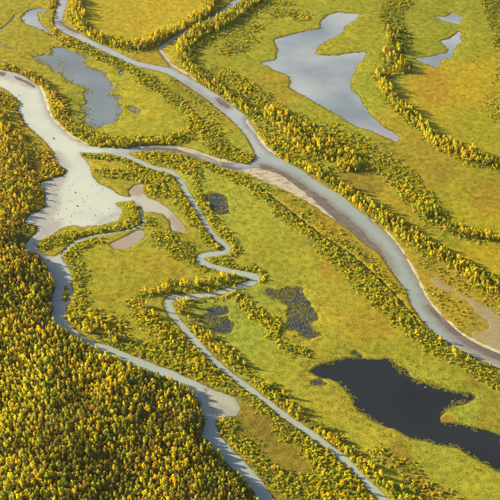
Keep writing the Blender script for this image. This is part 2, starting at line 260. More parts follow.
wil_line = [
 (off([(262, 128, 4), (275, 142, 8), (292, 156, 9), (310, 166, 8)], 1), .8),
 (off([(318, 232, 4), (335, 246, 12), (352, 262, 17), (368, 280, 16), (385, 298, 12)], 1), .55),
 (off([(372, 262, 4), (384, 276, 5), (396, 292, 5), (406, 308, 4)], 1), .3),
 (off([(255, 178, 4), (275, 190, 5), (300, 208, 5), (325, 226, 5), (345, 243, 5), (362, 256, 4)], 1), .28),
 (off([(28, 128, 5), (38, 140, 6), (48, 152, 5)], 1), .22),
 (off([(170, 76, 4), (195, 96, 5), (212, 114, 6), (222, 130, 6)], 1), .25),
 (off([(425, 262, 3), (445, 276, 5), (470, 292, 5), (500, 310, 5)], 1), .25),
 (off([(432, 290, 4), (450, 306, 7), (468, 320, 6)], 1), .22),
 (off([(300, 340, 4), (275, 352, 3)], 1), .1),
 (off([(330, 128, 8), (355, 142, 8), (380, 155, 9), (400, 170, 8)], 1), .4),
 (off([(-20, 63, 4), (0, 67, 4), (22, 72, 4), (47, 86, 4.5), (56, 97, 5), (60, 112, 6), (68, 124, 6), (86, 136, 6), (111, 142, 4.5), (144, 142.5, 4.5), (175, 138.5, 5.5), (190, 133, 5), (195, 122, 4.5), (187, 108, 4.5), (172, 95, 4.5), (154, 82, 4), (137, 71, 4), (120, 63, 4), (100, 54, 4), (82, 46, 4), (64, 39, 4)]), .9),
 (off([(203, 124, 5), (212, 138, 7), (226, 151, 8), (246, 160, 5), (258, 157, 3)]), .95),
 (off([(51, -20, 3), (53, 5, 3), (52, 20, 2.5), (55, 32, 3)]), .8),
 (off([(74, -20, 8), (76, 0, 8), (79, 15, 7), (84, 27, 5), (95, 36, 5), (110, 42, 5), (125, 45, 4), (140, 46, 4), (152, 41, 4), (170, 32, 4), (187, 25, 4), (202, 15, 4), (214, 4, 5), (228, -14, 6)]), .7),
 (off([(212, 10, 4), (222, 4, 4), (235, -8, 5)]), .6),
 (off([(275, -16, 9), (250, 4, 9), (232, 18, 10), (212, 30, 9), (195, 38, 8), (187, 50, 7), (190, 66, 6), (204, 80, 6), (220, 92, 6), (238, 104, 7), (250, 116, 7)]), .7),
 (off([(240, 40, 14), (222, 52, 8), (265, 14, 10), (285, 6, 8), (300, 16, 5)], 1), .45),
 (off([(205, 70, 8), (225, 80, 12), (245, 92, 13), (262, 104, 12), (280, 118, 12), (300, 132, 16), (320, 146, 18), (340, 160, 16)], 1), .6),
 (off([(262, 132, 5), (275, 145, 7), (292, 160, 6), (310, 170, 5), (330, 182, 6), (350, 196, 6), (370, 210, 6), (392, 226, 7), (412, 238, 7), (432, 250, 7), (455, 262, 7), (475, 274, 6), (500, 292, 8), (540, 318, 8)], 1), .7),
 (off([(345, 140, 5), (365, 152, 10), (385, 166, 12), (402, 180, 13), (415, 195, 12), (428, 210, 11), (440, 222, 8)], 1), .7),
 (off([(455, 230, 4), (475, 236, 3.5), (500, 239, 3), (540, 243, 3)], 1), .8),
 (off([(405, -14, 12), (398, 5, 12), (388, 20, 9), (397, 35, 9), (398, 45, 9), (387, 60, 9), (405, 68, 6), (380, 75, 5)], 1), .8),
 (off([(378, 78, 5), (388, 97, 5), (403, 111, 5.5), (418, 124, 6), (432, 139, 6), (450, 149, 6), (467, 156, 6), (482, 161, 6), (500, 164, 6), (540, 170, 6)], 1), .85),
 (off([(490, -14, 12), (494, 10, 10), (498, 30, 8), (506, 50, 8)], 1), .75),
 (off([(500, 70, 6), (500, 88, 8), (490, 105, 8), (500, 118, 8)], 1), .3),
 (off([(81, 155, 2), (100, 157, 2.5), (122, 158, 3.5), (135, 166, 4), (150, 174, 4), (168, 177, 3.5), (178, 184, 3)], 1), .95),
 (off([(93, 169, 2.5), (107, 172, 5), (122, 174, 5.5), (140, 176, 5), (158, 180, 5)], 1), .95),
 (off([(147, 190, 3), (160, 190, 5), (175, 192, 5), (182, 200, 4.5), (190, 214, 4.5), (200, 227, 4.5), (210, 238, 4), (218, 245, 3)], 1), .85),
 (off([(140, 155, 2), (160, 158, 3), (175, 159, 4), (190, 165, 5), (197, 176, 6), (196, 186, 4), (198, 198, 4), (207, 211, 4), (212, 223, 4), (223, 235, 4.5), (232, 243, 4), (236, 251, 3), (226, 258, 2)], 1), .85),
 (off([(150, 154, 2), (175, 154, 2), (200, 159, 3), (217, 167, 3.5), (232, 174, 4), (250, 186, 4), (265, 197, 4), (280, 209, 4.5), (300, 223, 5), (315, 235, 6), (332, 250, 9), (350, 266, 11), (368, 284, 11), (388, 304, 10), (406, 322, 9), (425, 338, 9), (448, 353, 8), (470, 366, 8), (500, 380, 9), (540, 395, 9)], 1), .8),
 (off([(156, 234, 3), (168, 240, 7), (180, 248, 6), (190, 258, 4), (205, 268, 4)], 1), .9),
 (off([(213, 260, 3), (230, 256, 2.5), (222, 266, 2.5), (243, 268, 3), (258, 272, 2.5), (263, 279, 2.5)], 1), .95),
 (off([(42, 246, 4), (56, 240, 4), (72, 233, 3.5), (90, 232, 2.5), (119, 227, 2.5), (136, 221, 2.5), (137, 212, 2), (133, 205, 2)], 1), .95),
 (off([(145, 219, 2), (150, 222, 3), (156, 224, 1.5)], 1), .9),
 (off([(66, 250, 3), (72, 262, 5), (79, 277, 6), (81, 292, 6), (75, 308, 6)], 1), .95),
 (off([(98, 240, 2), (80, 245, 2), (72, 252, 3)], 1), .9),
 (off([(72, 318, 5), (90, 320, 12), (106, 328, 14), (120, 342, 10)], 1), .75),
 (off([(132, 302, 4), (150, 293, 5), (170, 286, 5), (190, 286, 5), (212, 283, 4.5), (232, 278, 4), (243, 280, 2)], 1), .95),
 (off([(135, 304, 4), (148, 316, 10), (160, 332, 12), (175, 348, 13), (195, 362, 12), (212, 375, 9), (232, 388, 6)], 1), .75),
 (off([(125, 342, 6), (150, 352, 7), (175, 366, 6)], 1), .8),
 (off([(237, 293, 2), (222, 296, 2.5), (205, 299, 3), (188, 300, 4), (180, 306, 4), (185, 316, 4.5), (197, 329, 5), (212, 341, 5), (227, 353, 5), (240, 366, 5), (256, 380, 5), (275, 395, 5.5), (290, 407, 6), (307, 423, 6), (325, 437, 6), (342, 451, 6), (358, 464, 6), (376, 479, 6), (395, 491, 7), (412, 502, 9), (440, 530, 9)], 1), .8),
 (off([(238, 294, 3), (246, 306, 6), (258, 317, 4.5), (275, 321, 3), (278, 329, 3.5), (274, 339, 3), (285, 346, 2.5), (295, 350, 2), (306, 353, 2)], 1), .9),
 (off([(380, 455, 6), (400, 470, 8), (420, 485, 9), (445, 500, 9), (470, 525, 9)], 1), .6),
 (off([(234, 380, 4), (250, 396, 4), (270, 414, 4), (284, 430, 6), (300, 440, 5), (312, 452, 7), (322, 465, 6), (330, 455, 4), (345, 468, 5)], 1), .8),
 (off([(222, 424, 3), (235, 437, 7), (250, 450, 9), (266, 466, 9), (285, 482, 12), (310, 488, 13), (335, 485, 13), (352, 490, 12), (372, 505, 10), (390, 530, 10)], 1), .8),
 (off([(66, 287, 1.5), (66, 295, 2.5), (65, 301, 1.5)], 0), 1.0),
 (off([(-30, 92, 4), (0, 97, 5), (15, 105, 5), (18, 115, 4), (20, 122, 2), (24, 132, 2), (36, 150, 4), (50, 160, 5), (58, 171, 5), (40, 178, 6), (36, 195, 9), (40, 205, 5), (22, 218, 8), (28, 228, 6)], 1), .9),
 (off([(-20, 110, 14), (4, 128, 10), (10, 155, 13), (22, 178, 17), (15, 205, 18), (10, 225, 14)], 1), .8),
 (off([(22, 245, 3), (40, 258, 2), (47, 272, 3), (54, 286, 4), (51, 300, 4), (48, 320, 3), (62, 335, 3), (85, 349, 2)], 1), .6),
]
dens_b = np.zeros((NX, NY), np.float32); dens_w = np.zeros((NX, NY), np.float32)
for p, d in birch_poly: dens_b = np.maximum(dens_b, d*sstep(-1, 2, poly_sdf(p, 1, 4.)))
for p, d in birch_line: dens_b = np.maximum(dens_b, d*sstep(-3, 3, line_sdf(p, 4.)))
rw = (fbm(XX, YY, 20, 1001, 3)-.5)*13
for p, d in wil_line: dens_w = np.maximum(dens_w, min(1, d*1.12)*sstep(-6, 3, line_sdf(p, 14.)+rw))
patch = fbm(XX, YY, 16, 61, 3)
thin = sstep(.2, .48, patch)
dens_w = dens_w*np.maximum(thin, np.where(dens_w > .75, .8, .15))
forest = sstep(-2, 3, poly_sdf(birch_poly[0][0], 1, 4.))

mound = (fbm(XX, YY, 60, 951, 3)-.35)*11*sstep(2, 13, land)*sstep(0, 11, poly_sdf(birch_poly[0][0], 1, 14.))
hgt = (hgt + mound).astype(np.float32)

# ---------------------------------------------------------------- materials
def lin(c):
    c = np.asarray(c, float)/255
    return np.where(c <= .04045, c/12.92, ((c+.055)/1.055)**2.4)
GAIN = np.array([2.10, 1.89, 1.78])         # picture value of a sunlit level white surface
def alb(c): return np.clip(lin(c)/GAIN, 0.001, .8)
def mat(name):
    m = bpy.data.materials.new(name); m.use_nodes = True
    n = m.node_tree.nodes; l = m.node_tree.links
    return m, n, l, n['Principled BSDF']
def nd(n, t, **kw):
    x = n.new(t)
    for k, v in kw.items(): setattr(x, k, v)
    return x
def mixc(n, l, a, b, f, mode='MIX'):
    x = nd(n, 'ShaderNodeMix', data_type='RGBA', blend_type=mode)
    for s, v in ((x.inputs[6], a), (x.inputs[7], b), (x.inputs[0], f)):
        if hasattr(v, 'node'): l.new(v, s)
        elif isinstance(v, (int, float)): s.default_value = v
        else: s.default_value = (*v, 1)
    return x.outputs[2]
def noise(n, l, scale, detail=4, rough=.6, vec=None):
    t = nd(n, 'ShaderNodeTexNoise'); t.inputs['Scale'].default_value = scale; t.inputs['Detail'].default_value = detail; t.inputs['Roughness'].default_value = rough
    if vec is None:
        g = nd(n, 'ShaderNodeNewGeometry'); vec = g.outputs['Position']
    l.new(vec, t.inputs['Vector'])
    return t.outputs['Fac']
def ramp(n, l, f, a, b, va=0., vb=1.):
    r = nd(n, 'ShaderNodeMapRange'); r.clamp = True
    l.new(f, r.inputs[0]); r.inputs[1].default_value = a; r.inputs[2].default_value = b; r.inputs[3].default_value = va; r.inputs[4].default_value = vb
    return r.outputs[0]

def ground_material():
    m, n, l, p = mat('meadow_ground')
    at = nd(n, 'ShaderNodeAttribute', attribute_name='soil')
    n1 = noise(n, l, .9, 5, .65); n2 = noise(n, l, .09, 5, .6); n3 = noise(n, l, .28, 4, .6)
    c = mixc(n, l, at.outputs['Color'], mixc(n, l, at.outputs['Color'], (1.08, .97, .8), 1.0, 'MULTIPLY'), ramp(n, l, n2, .5, .68))
    c = mixc(n, l, c, mixc(n, l, c, (.78, .9, .85), 1.0, 'MULTIPLY'), ramp(n, l, n3, .5, .7, 0, .7))
    # wet hollows and old drainage threads: winding, darker and greener
    g_ = nd(n, 'ShaderNodeNewGeometry'); mp = nd(n, 'ShaderNodeMapping'); l.new(g_.outputs['Position'], mp.inputs[0]); mp.inputs['Rotation'].default_value = (0, 0, R(-38)); mp.inputs['Scale'].default_value = (.012, .03, .02)
    nn = nd(n, 'ShaderNodeTexNoise'); nn.inputs['Scale'].default_value = 1.0; nn.inputs['Detail'].default_value = 5; nn.inputs['Roughness'].default_value = .62; nn.inputs['Distortion'].default_value = .8; l.new(mp.outputs[0], nn.inputs['Vector'])
    ab_ = nd(n, 'ShaderNodeMath', operation='SUBTRACT'); l.new(nn.outputs['Fac'], ab_.inputs[0]); ab_.inputs[1].default_value = .5
    aa = nd(n, 'ShaderNodeMath', operation='ABSOLUTE'); l.new(ab_.outputs[0], aa.inputs[0])
    c = mixc(n, l, c, mixc(n, l, c, (.76, .86, .8), 1.0, 'MULTIPLY'), ramp(n, l, aa.outputs[0], .0, .018, .75, 0))
    c = mixc(n, l, c, mixc(n, l, c, (1.1, 1.06, .95), 1.0, 'MULTIPLY'), ramp(n, l, nn.outputs['Fac'], .52, .62))
    v = ramp(n, l, n1, .25, .75, .88, 1.12)
    cc = nd(n, 'ShaderNodeCombineColor')
    for k in range(3): l.new(v, cc.inputs[k])
    c = mixc(n, l, c, cc.outputs[0], 1.0, 'MULTIPLY')
    l.new(c, p.inputs['Base Color']); p.inputs['Roughness'].default_value = .95; p.inputs['Specular IOR Level'].default_value = .15
    b = nd(n, 'ShaderNodeBump'); b.inputs['Strength'].default_value = .6; b.inputs['Distance'].default_value = .2
    l.new(n1, b.inputs['Height']); l.new(b.outputs[0], p.inputs['Normal'])
    return m
def sand_material(name, a, b, rough=.9, sc_=.12, spec=.2):
    m, n, l, p = mat(name)
    g = nd(n, 'ShaderNodeNewGeometry'); mp = nd(n, 'ShaderNodeMapping'); l.new(g.outputs['Position'], mp.inputs[0])
    mp.inputs['Rotation'].default_value = (0, 0, R(20)); mp.inputs['Scale'].default_value = (.55, 1.5, 1)
    n1 = noise(n, l, sc_, 5, .6, mp.outputs[0]); n2 = noise(n, l, 1.3, 4, .7)
    c = mixc(n, l, tuple(a), tuple(b), ramp(n, l, n1, .46, .66))
    c = mixc(n, l, c, mixc(n, l, c, (.78, .78, .8), 1., 'MULTIPLY'), ramp(n, l, n2, .45, .75))
    l.new(c, p.inputs['Base Color']); p.inputs['Roughness'].default_value = rough; p.inputs['Specular IOR Level'].default_value = spec
    bp = nd(n, 'ShaderNodeBump'); bp.inputs['Distance'].default_value = .12; l.new(n2, bp.inputs['Height']); l.new(bp.outputs[0], p.inputs['Normal'])
    return m
def water_material(name, a, b, rough=.08, sc_=.02, ripple=.02, spec=.5, shoal=None):
    m, n, l, p = mat(name)
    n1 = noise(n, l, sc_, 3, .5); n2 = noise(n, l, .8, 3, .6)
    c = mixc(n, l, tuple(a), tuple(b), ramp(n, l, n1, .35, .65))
    if shoal is not None:       # the bed shows where the water is a hand deep
        at = nd(n, 'ShaderNodeAttribute', attribute_name='shoal'); n3 = noise(n, l, .16, 5, .65)
        ad = nd(n, 'ShaderNodeMath', operation='MULTIPLY_ADD'); l.new(n3, ad.inputs[0]); ad.inputs[1].default_value = .9; ad.inputs[2].default_value = -.45
        a2 = nd(n, 'ShaderNodeMath', operation='ADD'); l.new(at.outputs['Fac'], a2.inputs[0]); l.new(ad.outputs[0], a2.inputs[1])
        c = mixc(n, l, c, tuple(shoal), ramp(n, l, a2.outputs[0], .15, .85))
    l.new(c, p.inputs['Base Color']); p.inputs['Roughness'].default_value = rough; p.inputs['IOR'].default_value = 1.33; p.inputs['Specular IOR Level'].default_value = spec
    bp = nd(n, 'ShaderNodeBump'); bp.inputs['Distance'].default_value = ripple; l.new(n2, bp.inputs['Height']); l.new(bp.outputs[0], p.inputs['Normal'])
    return m
def leaf_material(name, transl=.3):
    m, n, l, p = mat(name)
    at = nd(n, 'ShaderNodeAttribute', attribute_name='tint', attribute_type='INSTANCER')
    av = nd(n, 'ShaderNodeAttribute', attribute_name='leaf_shade')
    v = ramp(n, l, av.outputs['Fac'], 0, 1, .6, 1.4)
    cc = nd(n, 'ShaderNodeCombineColor')
    for k in range(3): l.new(v, cc.inputs[k])
    c = mixc(n, l, at.outputs['Color'], cc.outputs[0], 1., 'MULTIPLY')
    l.new(c, p.inputs['Base Color']); p.inputs['Roughness'].default_value = .7; p.inputs['Specular IOR Level'].default_value = .2
    tr = nd(n, 'ShaderNodeBsdfTranslucent'); l.new(c, tr.inputs['Color'])
    mx = nd(n, 'ShaderNodeMixShader'); mx.inputs[0].default_value = transl
    l.new(p.outputs[0], mx.inputs[1]); l.new(tr.outputs[0], mx.inputs[2]); l.new(mx.outputs[0], n['Material Output'].inputs[0])
    return m
def plain(name, c, rough=.8):
    m, n, l, p = mat(name)
    f = noise(n, l, 3.0, 4)
    l.new(mixc(n, l, tuple(np.asarray(c)*.7), tuple(np.asarray(c)*1.2), ramp(n, l, f, .35, .65)), p.inputs['Base Color']); p.inputs['Roughness'].default_value = rough
    return m
def sedge_material():
    m, n, l, p = mat('sedge_leaves')
    at = nd(n, 'ShaderNodeAttribute', attribute_name='tint', attribute_type='INSTANCER')
    n1 = noise(n, l, .6, 3)
    v = ramp(n, l, n1, .3, .7, .7, 1.3)
    cc = nd(n, 'ShaderNodeCombineColor')
    for k in range(3): l.new(v, cc.inputs[k])
    c = mixc(n, l, at.outputs['Color'], cc.outputs[0], 1., 'MULTIPLY')
    l.new(c, p.inputs['Base Color']); p.inputs['Roughness'].default_value = .8; p.inputs['Specular IOR Level'].default_value = .1
    tr = nd(n, 'ShaderNodeBsdfTranslucent'); l.new(c, tr.inputs['Color'])
    mx = nd(n, 'ShaderNodeMixShader'); mx.inputs[0].default_value = .45
    l.new(p.outputs[0], mx.inputs[1]); l.new(tr.outputs[0], mx.inputs[2]); l.new(mx.outputs[0], n['Material Output'].inputs[0])
    return m

# ---------------------------------------------------------------- mesh helper
def npmesh(name, v, faces, material=None):
    """v (n,3), faces (m,k) of equal size"""
    me = bpy.data.meshes.new(name)
    v = np.ascontiguousarray(v, np.float32); f = np.ascontiguousarray(faces, np.int32)
    me.vertices.add(len(v)); me.vertices.foreach_set('co', v.ravel())
    if f.size:
        k = f.shape[1]
        me.loops.add(f.size); me.loops.foreach_set('vertex_index', f.ravel())
        me.polygons.add(len(f)); me.polygons.foreach_set('loop_start', np.arange(0, f.size, k, dtype=np.int32))
    me.update(calc_edges=True)
    if material: me.materials.append(material)
    return me
def add(name, me, kind=None, **props):
    o = bpy.data.objects.new(name, me); col.objects.link(o)
    if kind: o['kind'] = kind
    for k, v in props.items(): o[k] = v
    return o

# ---------------------------------------------------------------- ground sheet, to the horizon
def outer(lo, hi, far=9000):
    st = []; s = 6.0; x = 0
    while x < far: x += s; st.append(x); s *= 1.35
    st = np.array(st)
    return lo-st[::-1], hi+st
xa, xb = outer(GX0, GX1); ya, yb = outer(GY0, GY1)
ex = np.concatenate([xa, gx, xb]); ey = np.concatenate([ya, gy, yb])
EX, EY = np.meshgrid(ex, ey, indexing='ij')
ix = np.clip(np.arange(len(ex))-len(xa), 0, NX-1); iy = np.clip(np.arange(len(ey))-len(ya), 0, NY-1)
hz = hgt[np.ix_(ix, iy)].copy()
hz = np.maximum(hz, np.where((EX < GX0) | (EX > GX1) | (EY < GY0) | (EY > GY1), .35, -9))
n0, n1_ = len(ex), len(ey)
idx = np.arange(n0*n1_).reshape(n0, n1_)
quads = np.stack([idx[:-1, :-1], idx[1:, :-1], idx[1:, 1:], idx[:-1, 1:]], -1).reshape(-1, 4)
gm = npmesh('ground', np.stack([EX, EY, hz], -1).reshape(-1, 3), quads, ground_material())
gm.polygons.foreach_set('use_smooth', np.ones(len(gm.polygons), bool))
# colours the meadow itself has: (pixel x, y, reach, sRGB)
patches = [
 (110, 12, 40, (196, 168, 42)), (145, 15, 30, (206, 168, 36)), (160, 28, 20, (205, 175, 45)), (20, 20, 40, (168, 152, 44)), (15, 50, 30, (172, 152, 44)), (70, 62, 25, (168, 156, 50)),
 (120, 70, 30, (176, 164, 52)), (145, 100, 30, (186, 170, 50)), (150, 122, 25, (178, 166, 48)), (95, 112, 15, (160, 154, 50)), (75, 100, 12, (140, 142, 48)), (185, 95, 20, (150, 128, 40)), (150, 62, 12, (176, 140, 40)),
 (225, 55, 20, (160, 152, 44)), (265, 45, 25, (166, 160, 44)), (295, 20, 25, (168, 162, 46)), (275, 85, 15, (172, 144, 42)), (340, 42, 20, (166, 156, 44)), (375, 60, 25, (162, 160, 52)), (370, 90, 20, (158, 158, 50)), (330, 135, 25, (165, 158, 46)),
 (430, 12, 30, (150, 148, 44)), (400, 148, 15, (160, 138, 44)), (425, 40, 25, (152, 150, 42)), (468, 40, 20, (158, 152, 42)), (440, 90, 22, (192, 144, 40)), (445, 82, 12, (194, 140, 48)), (470, 85, 25, (196, 162, 34)), (425, 105, 20, (190, 160, 40)), (480, 130, 25, (170, 156, 36)), (450, 125, 15, (184, 160, 34)),
 (418, 165, 20, (172, 142, 46)), (432, 172, 14, (160, 128, 46)), (415, 178, 10, (186, 168, 34)), (460, 190, 25, (168, 150, 38)), (485, 200, 18, (170, 134, 40)), (460, 215, 20, (176, 160, 34)), (485, 220, 15, (180, 158, 32)), (480, 258, 22, (192, 160, 26)), (450, 245, 12, (160, 150, 36)),
 (358, 178, 12, (150, 120, 44)), (390, 200, 12, (182, 150, 46)),
 (235, 195, 25, (172, 168, 64)), (250, 225, 25, (176, 170, 64)), (225, 215, 15, (158, 158, 60)), (275, 250, 30, (170, 160, 56)), (265, 240, 12, (178, 150, 54)), (305, 260, 20, (172, 158, 54)), (320, 270, 12, (186, 142, 40)), (270, 300, 22, (164, 164, 66)), (300, 290, 20, (176, 166, 62)), (340, 310, 22, (182, 164, 54)), (365, 320, 20, (180, 146, 44)), (335, 345, 20, (172, 160, 56)), (310, 345, 14, (180, 158, 48)), (385, 345, 16, (164, 156, 52)),
 (300, 205, 14, (170, 142, 30)), (330, 225, 14, (178, 140, 30)), (375, 270, 10, (190, 150, 32)), (395, 285, 10, (186, 148, 34)), (290, 195, 8, (190, 152, 40)),
 (240, 315, 18, (158, 162, 68)), (250, 345, 18, (160, 166, 66)), (205, 325, 14, (160, 160, 84)), (215, 310, 12, (158, 162, 80)), (270, 370, 20, (168, 164, 58)), (320, 400, 22, (178, 166, 60)), (340, 410, 16, (182, 164, 58)), (380, 440, 20, (184, 168, 60)), (430, 465, 25, (172, 166, 62)), (480, 485, 25, (170, 164, 60)), (400, 460, 12, (160, 122, 44)), (420, 478, 12, (140, 108, 42)), (460, 495, 12, (168, 150, 54)),
 (465, 410, 18, (162, 162, 64)), (450, 380, 14, (168, 160, 56)), (470, 375, 12, (150, 126, 46)), (490, 415, 14, (150, 134, 46)), (447, 420, 5, (176, 130, 44)), (420, 372, 10, (170, 166, 62)),
 (120, 265, 25, (170, 156, 46)), (150, 270, 18, (176, 150, 44)), (120, 300, 18, (168, 150, 44)), (140, 325, 14, (166, 148, 44)), (95, 250, 14, (172, 158, 48)), (150, 240, 14, (160, 148, 42)), (180, 245, 10, (160, 148, 44)), (90, 225, 12, (172, 160, 50)), (110, 215, 10, (150, 140, 46)), (155, 186, 10, (176, 160, 44)), (160, 195, 8, (174, 150, 50)), (190, 225, 8, (170, 154, 50)), (100, 164, 8, (190, 166, 60)),
 (35, 140, 14, (184, 160, 36)), (10, 95, 12, (190, 164, 36)), (20, 120, 16, (176, 146, 34)), (15, 170, 20, (130, 96, 34)), (15, 205, 20, (126, 92, 34)),
 (255, 410, 14, (140, 108, 42)), (270, 430, 16, (134, 102, 42)), (290, 450, 16, (140, 110, 42)), (310, 468, 14, (142, 118, 42)), (225, 425, 12, (110, 96, 34)), (195, 358, 14, (128, 100, 40)), (240, 395, 8, (130, 108, 42)), (280, 490, 14, (120, 108, 36)),
 (440, 285, 12, (180, 140, 46)), (455, 310, 16, (182, 146, 44)), (430, 262, 10, (170, 138, 54)), (475, 322, 10, (160, 134, 64)), (465, 285, 10, (176, 140, 50)), (490, 300, 10, (176, 138, 54)),
]
PU, PV, _ = to_px(EX, EY, 0)
PU = np.clip(PU, -60, 560); PV = np.clip(PV, -60, 560)
wp = (fbm(EX, EY, 40, 71, 3)-.5)*40; wq = (fbm(EX, EY, 40, 81, 3)-.5)*26   # break up the outlines of the patches
PU = PU+wp; PV = PV+wq
num = np.zeros(EX.shape+(3,), np.float32); den = np.zeros(EX.shape, np.float32)
for (px, py, rr, c) in patches:
    d2 = ((PU-px)**2 + ((PV-py)*1.25)**2)/(rr*rr)
    wgt = (1/(0.06+d2)**2.2).astype(np.float32)
    num += wgt[..., None]*((alb(c)*.78+np.array(alb((186, 180, 52)))*.22)*np.array([1.02, 1.01, .60])).astype(np.float32); den += wgt
soil = num/den[..., None]
fx = forest[np.ix_(ix, iy)][..., None]; wx = np.clip(dens_w[np.ix_(ix, iy)], 0, 1)[..., None]; bx_ = dens_b[np.ix_(ix, iy)][..., None]
leaf_litter = alb((112, 92, 36)); moss = alb((152, 146, 42))
soil = soil*(1-.6*wx) + moss*.6*wx
soil = soil*(1-.85*np.maximum(fx, bx_*.6)) + leaf_litter*.85*np.maximum(fx, bx_*.6)
edge = land[np.ix_(ix, iy)][..., None]
peat_and_shade = alb((92, 72, 40))
pk = (1-sstep(.4, 1.0+2.2*fbm(EX, EY, 14, 971, 3)[..., None], edge))*(.35+.9*fbm(EX, EY, 25, 981, 2)[..., None])
soil = soil*(1-.8*pk)+peat_and_shade*.8*pk
dk = sstep(-1., .8, shade_groove)[np.ix_(ix, iy)][..., None]*.75
soil = soil*(1-dk)+peat_and_shade*dk  # the peat tone here paints the shrub row's shadow into the ground
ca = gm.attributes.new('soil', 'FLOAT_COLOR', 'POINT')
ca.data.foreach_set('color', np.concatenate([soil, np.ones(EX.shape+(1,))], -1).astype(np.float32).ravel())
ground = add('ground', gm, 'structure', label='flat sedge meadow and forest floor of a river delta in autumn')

# ---------------------------------------------------------------- water sheets
def river_material():
    m, n, l, p = mat('river_water')
    at = nd(n, 'ShaderNodeAttribute', attribute_name='silt'); n1 = noise(n, l, .035, 4, .55); n2 = noise(n, l, .8, 3, .6)
    c = mixc(n, l, at.outputs['Color'], mixc(n, l, at.outputs['Color'], (.88, .91, .92), 1., 'MULTIPLY'), ramp(n, l, n1, .38, .65))
    ab = nd(n, 'ShaderNodeAttribute', attribute_name='bed'); n3 = noise(n, l, .16, 5, .65)
    ah = nd(n, 'ShaderNodeAttribute', attribute_name='shoal')
    ad = nd(n, 'ShaderNodeMath', operation='MULTIPLY_ADD'); l.new(n3, ad.inputs[0]); ad.inputs[1].default_value = 1.0; ad.inputs[2].default_value = -.5
    a2 = nd(n, 'ShaderNodeMath', operation='ADD'); l.new(ah.outputs['Fac'], a2.inputs[0]); l.new(ad.outputs[0], a2.inputs[1])
    c = mixc(n, l, c, ab.outputs['Color'], ramp(n, l, a2.outputs[0], .12, .9))
    l.new(c, p.inputs['Base Color']); p.inputs['Roughness'].default_value = .14; p.inputs['IOR'].default_value = 1.33; p.inputs['Specular IOR Level'].default_value = .4
    bp = nd(n, 'ShaderNodeBump'); bp.inputs['Distance'].default_value = .02; l.new(n2, bp.inputs['Height']); l.new(bp.outputs[0], p.inputs['Normal'])
    return m
M_silt = M_meander = M_main = M_upper = M_mudw = M_low = river_material()
SILT = {'west': ((218, 217, 196), (182, 172, 162)), 'lower': ((184, 188, 174), (166, 164, 150)), 'meander': ((182, 188, 170), (172, 166, 140)), 'creek': ((186, 190, 176), (170, 164, 140)), 'inner': ((204, 194, 174), (180, 156, 134)), 'mudpond': ((186, 168, 146), (180, 156, 134)),
        'side': ((178, 184, 184), (150, 138, 126)), 'upper': ((184, 186, 184), (150, 140, 130)), 'branch': ((176, 178, 174), (150, 140, 130)), 'main': ((168, 174, 164), (146, 132, 118)), 's1': ((180, 180, 170), (150, 140, 110)), 's2': ((180, 180, 170), (150, 140, 110))}
M_pond = water_material('silver_pond_water', alb((184, 187, 186)), alb((138, 147, 156)), .05, .014, .01, .5, alb((168, 158, 158)))  # light and dark noise tones paint cloud reflections into the base colour
M_pond2 = water_material('grey_pond_water', alb((140, 146, 150)), alb((124, 132, 138)), .05, .02, .01, .5, alb((130, 126, 120)))
M_dark = water_material('peaty_pond_water', alb((80, 80, 86)), alb((66, 68, 74)), .05, .05, .01)
M_lake = water_material('dark_lake_water', alb((46, 50, 52)), alb((38, 42, 44)), .06, .02, .01)
bodies = [
 ('shallow_lake', 'west', M_silt, 'pale silty shallow lake at the left'),
 ('channel', 'lower', M_low, 'grey-green channel curving down between forest and willow thickets'),
 ('stream', 'meander', M_meander, 'narrow milky stream winding in loops down the middle of the delta'),
 ('pond', 'inner', M_mudw, 'pale muddy pool beside the winding stream'),
 ('creek', 'creek', M_meander, 'thin creek between two hedges of willow'),
 ('pond', 'mudpond', M_mudw, 'small brown muddy pool at the end of the thin creek'),
 ('side_channel', 'side', M_upper, 'side channel with sandbars joining lake and main river'),
 ('river', 'upper', M_upper, 'narrow pale upper river running from the top edge'),
 ('river_branch', 'branch', M_upper, 'thin river branch hidden behind trees at the top'),
 ('river', 'main', M_main, 'broad blue-grey main river with brown mudbank'),
 ('pond', 'p1', M_pond, 'small silver pond near the top left corner'),
 ('pond', 'p2', M_pond2, 'large grey pond with sedge-speckled shore at upper left'),
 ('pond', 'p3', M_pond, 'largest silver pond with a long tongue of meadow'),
 ('pond', 'p4', M_pond, 'silver pond with a narrow arm at upper right'),
 ('pond', 'p5', M_pond, 'smallest silver pond at upper right'),
 ('pond', 'p6', M_dark, 'dark pond overgrown with dots of sedge in the middle'),
 ('pond', 'p7', M_dark, 'small dark pond just right of the winding stream'),
 ('pond', 'p8', M_dark, 'upper of the small dark pools inside the stream loop'),
 ('pond', 'p9', M_dark, 'lower sedge-speckled dark pool inside the stream loop'),
 ('lake', 'dark', M_lake, 'dark still lake at lower right'),
 ('pool', 'q1', M_dark, 'tiny dark pool just above the dark lake'),
 ('pool', 'q2', M_pond2, 'tiny grey pool right of the large grey pond'),
 ('pool', 'q3', M_pond2, 'shallow grey pool beside the large grey pond'),
 ('pool', 'q4', M_dark, 'broken dark pool left of the dark lake'),
 ('rivulet', 's1', M_upper, 'thread of water in the meadow at the left edge'),
 ('rivulet', 's2', M_upper, 'short thread of water near the left edge'),
]
stack = np.stack([WB[b[1]] for b in bodies]); own = np.argmax(stack, 0); best = np.max(stack, 0)
cown = own[:-1, :-1]; cbest = np.maximum(np.maximum(best[:-1, :-1], best[1:, :-1]), np.maximum(best[:-1, 1:], best[1:, 1:]))
gidx = np.arange(NX*NY).reshape(NX, NY)
